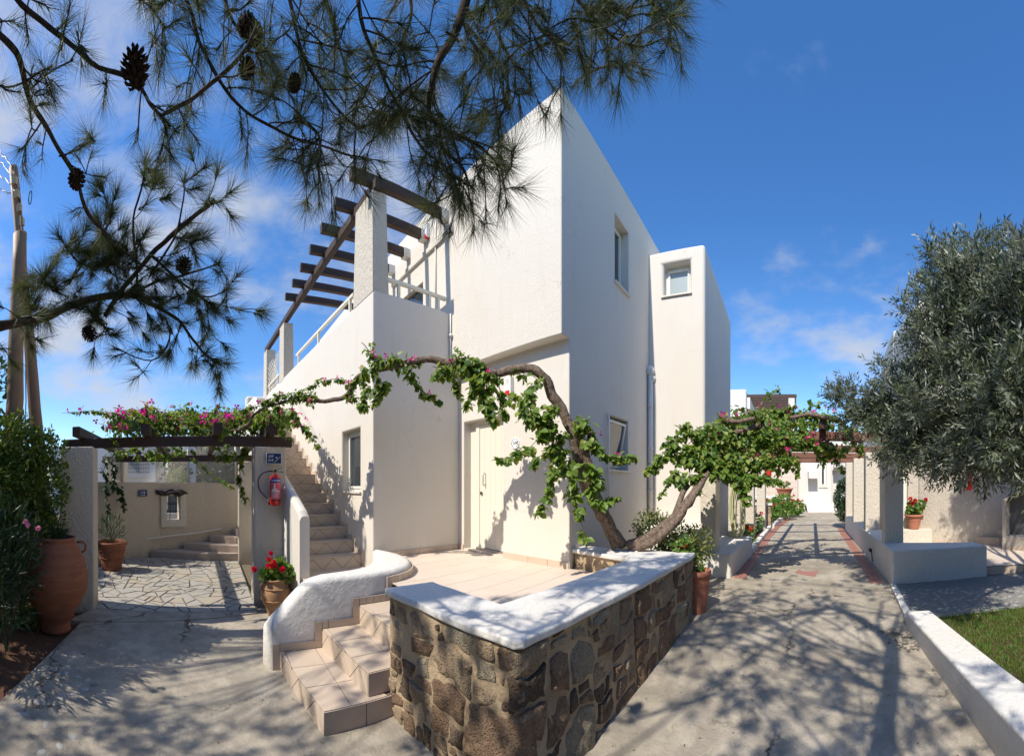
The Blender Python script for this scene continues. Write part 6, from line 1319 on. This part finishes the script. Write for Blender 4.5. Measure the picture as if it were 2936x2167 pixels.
for c, rr in blobs:
    shoot(lb3, [fork, fork.lerp(c, .45)+Vector((R.uniform(-.15, .15), R.uniform(-.15, .15), .12)), c], .05, .012, .05, 6, 4)
    nt_ = int(1500*rr**2.2)+40
    subs = [(c+Vector((R.gauss(0, 1), R.gauss(0, 1), R.gauss(0, .9))).normalized()*rr*R.uniform(.45, .8), rr*R.uniform(.28, .48)) for _ in range(max(4, int(11*rr/.5)))]
    c_main, rr_main = c, rr
    for _ in range(nt_):
        c, rr = R.choice(subs) if R.random() < .82 else (c_main, rr_main)
        u = Vector((R.gauss(0, 1), R.gauss(0, 1), R.gauss(0, 1))).normalized(); r0 = rr*R.uniform(.15, 1.0)**.6*(1+.3*noise.noise(u*2.2+c))
        s_ = c+u*r0; d = (u*.9+Vector((R.gauss(0, .5), R.gauss(0, .5), R.gauss(0, .5)+(.45 if s_.z > 2.3 else -.35)))).normalized(); ln = R.uniform(.12, .26)
        if _ % 9 == 0: twg.tube([s_-d*.04, s_+d*ln], [.003, .0012], 3, cap=False)
        k = R.randint(9, 14); side = d.cross(Vector((R.gauss(0, 1), R.gauss(0, 1), R.gauss(0, 1)))).normalized(); up = side.cross(d)
        for j in range(k):
            f = j/k; a = j*1.57+R.uniform(-.4, .4); w = side*math.cos(a)+up*math.sin(a)
            P.append(tuple(s_+d*ln*f)); D.append(tuple(d*.9+w*.75+Vector((0, 0, R.uniform(-.15, .15))))); U.append(tuple(up+w*.6+Vector((R.gauss(0, .4), R.gauss(0, .4), .3)))); L.append(R.uniform(.055, .095))
L = np.array(L); leaves('foliage', P, D, U, L, L*.25, 'lance', M_olv, ot)
lb3.build('limbs', M_obark, ot, kind='stuff', smooth=True); twg.build('twigs', M_obark, ot, kind='stuff')
# ================================================================== PINE: trunk behind the camera, branches overhead
pt = thing('pine_tree', 'tall pine whose long needled branches and cones hang over the top of the view', 'tree', (-1.2, .42, -.14))
m = MB(); tk = shoot(m, [(-1.2, .42, -.3), (-1.2, .3, 1.2), (-1.15, -.1, 2.6), (-1.15, -.45, 3.8), (-1.2, -.8, 5.2), (-1.6, -.6, 6.4), (-1.9, -.2, 7.4)], .12, .045, .03, 12, 5); m.build('trunk', M_pbark, pt, smooth=True)
NP = []; ND = []; NL = []; NW = []; tw_ = MB()
def tuft(p, d, n=70, ln=.13, w=.0017, core=.06, sp=.8):
    d = d.normalized()
    u = rnd_unit(n); dd = np.array(tuple(d))*1.0+u*sp; t = NR.uniform(-1, 0, n)*core
    NP.append(np.array(tuple(p))+np.array(tuple(d))*t[:, None]); dd[:, 2] -= .12; ND.append(dd); NL.append(ln*NR.uniform(.75, 1.12, n)); NW.append(np.full(n, w))
def cone(c, d, L_=.085, r=.036):
    c = Vector(c); d = Vector(d).normalized(); q = d.to_track_quat('Z', 'Y'); m = MB()
    m.add([c+q@Vector((x*.8, y*.8, z)) for x, y, z in [(r*.8*math.sin(PI*i/6)*math.cos(a), r*.8*math.sin(PI*i/6)*math.sin(a), L_*(.5-.5*math.cos(PI*i/6))) for i in range(7) for a in [2*PI*k/8 for k in range(8)]]], [(i*8+k, i*8+(k+1) % 8, (i+1)*8+(k+1) % 8, (i+1)*8+k) for i in range(6) for k in range(8)])
    N_ = 64
    for i in range(N_):
        f = (i+.5)/N_; a = i*2.39996; rr = r*(.35+.75*math.sin(PI*min(1, f*.92+.06))**.7); e = Vector((math.cos(a), math.sin(a), 0)); t_ = Vector((-math.sin(a), math.cos(a), 0)); b = Vector((0, 0, L_*f))
        w = .011; P_ = [b+e*rr*.35-t_*w*.4, b+e*rr*.35+t_*w*.4, b+e*rr*1.05+t_*w*.6+Vector((0, 0, .008)), b+e*rr*1.22+Vector((0, 0, .013)), b+e*rr*1.05-t_*w*.6+Vector((0, 0, .008)), b+e*rr*.9+Vector((0, 0, -.002))]
        m.add([c+q@p for p in P_], [(0, 1, 2, 3, 4), (5, 1, 0), (5, 2, 1), (5, 3, 2), (5, 4, 3), (5, 0, 4)])
    return m.build('cone', M_cone, pt)
def branch(pts, r0, r1, side=7, ln=.25, up=None, needle=.13, per=70, dens=1.0, droop=-.1, w=.0017, endt=True, depth=2, wob=.012):
    P = [at(*p) for p in pts]; m = MB(); Q = shoot(m, P, r0, r1, wob, 7, 5); m.build('branch', M_pbark, pt, smooth=True)
    tot = len(Q)
    for k in range(side):
        i = min(tot-2, int((k+R.uniform(.1, .9))/side*tot)); a = Q[i]; d0 = (Q[i+1]-Q[i]).normalized(); o = Vector((R.gauss(0, 1), R.gauss(0, 1), R.gauss(0, 1)+droop*3)); o = (o-d0*o.dot(d0)).normalized()
        d = (d0*.7+o).normalized(); L_ = ln*R.uniform(.5, 1.2); e = a+d*L_*.5+Vector((0, 0, droop*.15)); f = e+(d+Vector((R.gauss(0, .3), R.gauss(0, .3), R.gauss(0, .3)))).normalized()*L_*.5
        S_ = shoot(tw_, [a, e, f], .0032, .0022, .012, 5, 3)
        tuft(f, f-e, per, needle, w)
        if R.random() < dens: tuft(e, (e-a)+Vector((R.gauss(0, .05),)*3), int(per*.6), needle*.9, w)
        if depth > 1:
            for _ in range(R.randint(0, 2)):
                g_ = e+Vector((R.gauss(0, .6), R.gauss(0, .6), R.gauss(0, .6)-.1)).normalized()*L_*.55; shoot(tw_, [e, e.lerp(g_, .5)+Vector((0, 0, .01)), g_], .0032, .0022, .006, 4, 2); tuft(g_, g_-e, per, needle, w)
    if endt: tuft(Q[-1], Q[-1]-Q[-3], per, needle, w)
# lower left cluster, about two and a half metres off
branch([(-60, 722, 2.2), (0, 712, 2.3), (100, 692, 2.4), (200, 652, 2.45), (285, 645, 2.5), (350, 672, 2.5)], .034, .016, 12, .34, needle=.16, per=115, w=.0026)
branch([(230, 690, 2.45), (262, 640, 2.45), (330, 560, 2.4), (400, 492, 2.35), (470, 437, 2.3)], .017, .013, 9, .30, needle=.16, per=80, endt=False, w=.0026)
branch([(150, 620, 2.6), (190, 560, 2.6), (230, 500, 2.5), (245, 460, 2.5)], .012, .006, 8, .28, needle=.16, per=115, w=.0026)
branch([(285, 645, 2.5), (330, 620, 2.5), (400, 600, 2.45), (482, 573, 2.4)], .010, .005, 5, .25, needle=.15, per=60, w=.0026)
branch([(350, 672, 2.5), (390, 700, 2.5), (420, 740, 2.5), (450, 775, 2.5), (478, 790, 2.5)], .013, .006, 8, .26, needle=.16, per=105, w=.0026)
branch([(330, 560, 2.4), (390, 610, 2.45), (440, 650, 2.45), (470, 672, 2.45)], .009, .007, 6, .28, needle=.16, per=105, w=.0026)
branch([(250, 655, 2.5), (300, 620, 2.4), (290, 500, 2.35), (310, 400, 2.3), (318, 350, 2.3)], .011, .004, 8, .26, needle=.17, per=115, w=.0026)
branch([(330, 600, 2.4), (380, 520, 2.35), (400, 440, 2.35), (402, 390, 2.35)], .008, .004, 5, .2, needle=.16, per=100, w=.0026)
branch([(360, 690, 2.5), (370, 740, 2.5), (330, 790, 2.5), (250, 760, 2.5)], .007, .004, 5, .2, needle=.15, per=60, w=.0026)
branch([(420, 640, 2.45), (460, 650, 2.4), (500, 630, 2.4)], .006, .003, 4, .2, needle=.15, per=60, w=.0026)
for q in ((150, 560), (60, 660), (230, 590), (90, 620), (270, 560), (190, 690)): branch([(q[0]+60, q[1]+30, 2.5), (q[0]+20, q[1]+10, 2.5), (q[0], q[1]-20, 2.5)], .006, .003, 5, .22, needle=.16, per=115, w=.0026)
cone(at(392, 596, 2.42), (.3, -.2, .4), .10, .05); cone(at(186, 712, 2.4), (.2, .2, -.4), .10, .045); cone(at(290, 645, 2.4), (.3, .2, .3), .085, .04)
# the long bough from the top left with two cones
branch([(-20, 60, 1.5), (30, 110, 1.5), (60, 200, 1.6), (90, 260, 1.7), (140, 340, 1.8), (166, 395, 1.9), (190, 460, 2.0), (235, 515, 2.2), (262, 560, 2.4)], .011, .010, 8, .17, needle=.13, per=38, dens=.4)
branch([(20, -30, 1.35), (60, 20, 1.35), (140, 85, 1.35), (220, 145, 1.32), (300, 185, 1.3), (330, 225, 1.32), (352, 250, 1.35), (372, 277, 1.35)], .010, .005, 10, .14, needle=.12, per=36, dens=.5)
branch([(352, 250, 1.35), (400, 225, 1.35), (445, 200, 1.4), (520, 130, 1.4), (560, 60, 1.4)], .006, .008, 6, .15, needle=.12, per=45)
branch([(60, 200, 1.6), (100, 170, 1.6), (160, 130, 1.6)], .004, .003, 5, .13, needle=.11, per=36, dens=.4); branch([(-10, 180, 1.6), (30, 190, 1.6), (110, 150, 1.5)], .004, .003, 4, .13, needle=.11, per=36, dens=.4)
branch([(90, 260, 1.7), (60, 310, 1.7), (40, 330, 1.7)], .004, .003, 3, .15, needle=.13, per=44, dens=.5); branch([(130, 340, 1.8), (170, 325, 1.8), (200, 310, 1.8)], .004, .003, 3, .13, needle=.13, per=44, dens=.4)
cone(at(295, 195, 1.27), (.05, -.2, .5), .095, .042); cone(at(166, 410, 1.9), (.0, .1, .5), .085, .038); cone(at(535, 165, 1.6), (.1, .1, .5), .07, .03); cone(at(640, 195, 1.7), (.1, .1, .5), .065, .028); cone(at(530, 62, 1.5), (.2, .2, .4), .075, .032); cone(at(552, 70, 1.52), (.1, .3, .3), .075, .032)
# canopy across the top
top = [([(380, -60, 1.6), (420, 30, 1.6), (450, 120, 1.65), (520, 230, 1.7), (600, 280, 1.75), (700, 320, 1.8), (800, 345, 1.8)], 16), ([(600, -80, 1.5), (640, 20, 1.55), (660, 120, 1.6), (720, 220, 1.7), (790, 290, 1.75)], 16),
       ([(770, -80, 1.5), (790, 40, 1.5), (830, 150, 1.55), (880, 250, 1.6), (930, 330, 1.65), (985, 370, 1.7)], 17), ([(1030, -50, 1.5), (1000, 60, 1.5), (960, 130, 1.5), (945, 180, 1.5), (940, 250, 1.55), (1010, 300, 1.6), (1075, 345, 1.65), (1100, 372, 1.65)], 15),
       ([(1120, -80, 1.5), (1150, 10, 1.5), (1190, 70, 1.55), (1235, 110, 1.6)], 10), ([(1190, -80, 1.6), (1270, 10, 1.6), (1330, 70, 1.65), (1385, 105, 1.65)], 13), ([(1320, -90, 1.7), (1380, -25, 1.7), (1445, 25, 1.75), (1468, 45, 1.75)], 10),
       ([(880, -80, 1.7), (900, 30, 1.75), (870, 130, 1.8), (860, 220, 1.8)], 12), ([(480, -80, 1.8), (500, 30, 1.8), (560, 110, 1.8), (610, 160, 1.8)], 12), ([(700, -60, 1.9), (730, 60, 1.9), (760, 160, 1.9), (800, 200, 1.9)], 12),
       ([(1000, 40, 1.8), (1060, 100, 1.8), (1110, 190, 1.8), (1090, 260, 1.8)], 11), ([(960, 250, 1.6), (970, 320, 1.62), (1010, 370, 1.65), (1030, 410, 1.65)], 8), ([(300, -70, 1.7), (330, 10, 1.7), (360, 60, 1.7)], 7), ([(1280, 20, 1.9), (1320, 90, 1.9), (1330, 150, 1.9)], 8), ([(640, 250, 1.8), (700, 300, 1.85), (690, 345, 1.85)], 5), ([(1050, -60, 1.7), (1070, 20, 1.7), (1100, 100, 1.7), (1130, 150, 1.7)], 10)]
for q, k in top: branch(q, (.009 if q[0][0] != 1030 else .018), .004, int(k*1.3), .26, needle=.155, per=58, dens=1, w=.0019)
# upper crown above and behind the viewer: it throws the dappled shade
limbs = MB(); CP = []; CD = []; CL = []
def shade_at(x, y, zg, z):       # crown point whose shadow falls on (x, y, zg)
    k = z-zg; return Vector((x-k/1.11, y+.045*k, z))
rr_ = random.Random(5); spots = []
def region(x0, x1, y0, y1, n, zr=(3.3, 5.6), test=None, zg=0):
    c = 0; tries = 0
    while c < n and tries < n*30:
        tries += 1; x = rr_.uniform(x0, x1); y = rr_.uniform(y0, y1)
        if test and not test(x, y): continue
        p = shade_at(x, y, zg, rr_.uniform(*zr)); hd_ = math.hypot(p.x, p.y); az = math.atan2(p.y, p.x)-AZC
        if abs(az) < 1.6 and p.z-.75 < EYE+hd_*1.36: continue
        spots.append(p); c += 1
lit = lambda x, y: ((x+.05)**2+(y-3.75)**2) > 1.0**2 and not (x > .45 and y > 3.2)
region(-1.9, .6, 1.2, 3.3, 88, test=lit); region(-2.2, -.3, 3.3, 5.2, 56, test=lit, zg=.6); region(.6, 2.2, 1.3, 3.0, 14, zg=.5); region(1.5, 6.2, -1.5, .95, 72); region(2.6, 4.2, 1.5, 3.2, 3, zg=.7)
region(-1.5, 1.5, -1.2, 1.2, 50); region(5.2, 7.2, -3.3, -1.5, 44, zg=.9); region(1, 4, -3.5, -1.5, 6)
nodes = [Vector(q) for q in tk[12:]]
for (ex, ey, ez) in [(-2.2, 2.4, 5.6), (-3.6, 4.2, 5.2), (-.6, -1.2, 6.2), (.3, -2.2, 6.0), (-2.6, -.6, 6.6), (-3.4, 1.4, 5.8), (-1.6, 1.2, 6.2), (1.0, -2.4, 5.6)]:
    s_ = min(nodes[:20], key=lambda q: (q-Vector((ex, ey, ez))).length); nodes += [Vector(q) for q in shoot(limbs, [s_, s_.lerp(Vector((ex, ey, ez)), .5)+Vector((0, 0, .25)), (ex, ey, ez)], .028, .010, .05, 6, 6)]
for p in spots:
    s_ = min(nodes, key=lambda q: (q-p).length); shoot(limbs, [s_, s_.lerp(p, .5)+Vector((0, 0, .08)), p], .008, .004, .04, 4, 3)
    for _ in range(rr_.choice((2, 3, 5, 7))):
        e = p+Vector((rr_.gauss(0, .13), rr_.gauss(0, .13), rr_.gauss(0, .09))); shoot(limbs, [p, e], .004, .003, 0, 3, 1)
        n = 42; u = rnd_unit(n); CP.append(np.tile(np.array(tuple(e)), (n, 1))); CD.append(u+np.array(tuple((e-p).normalized()))*.7); CL.append(.13*NR.uniform(.7, 1.1, n))
limbs.build('crown_branches', M_pbark, pt, kind='stuff', smooth=True)
CP = np.concatenate(CP); CD = np.concatenate(CD); CL = np.concatenate(CL); leaves('crown_needles', CP, CD, rnd_unit(len(CP)), CL, np.full(len(CL), .008), 'lance', M_pin, pt)
NP = np.concatenate(NP); ND = np.concatenate(ND); NL = np.concatenate(NL); NW = np.concatenate(NW)
leaves('needles', NP, ND, rnd_unit(len(NP)), NL, NW, 'needle', M_pin, pt); tw_.build('twigs', M_pbark, pt, kind='stuff', smooth=True)
# the branch bases run back to the trunk above the view
lk = MB()
for q in ((-20, 60, 1.5), (20, -30, 1.35), (380, -60, 1.6), (600, -80, 1.5), (770, -80, 1.5), (1030, -50, 1.5), (1120, -80, 1.5), (1200, -80, 1.6), (1350, -90, 1.7), (880, -80, 1.7), (480, -80, 1.8), (700, -60, 1.9), (300, -70, 1.7), (1050, -60, 1.7)):
    p = at(*q); e = min([Vector(x) for x in tk[8:22]], key=lambda x: (x-p-Vector((0, 0, 1.2))).length); shoot(lk, [p, p.lerp(e, .4)+Vector((0, 0, .55)), e], .008, .014, .03, 6, 4)
p = at(-60, 722, 2.2); shoot(lk, [p, p.lerp(Vector((-1.2, .1, 2.2)), .5), (-1.2, .1, 2.0)], .034, .05, .03, 8, 4)
lk.build('main_limbs', M_pbark, pt, kind='stuff', smooth=True)
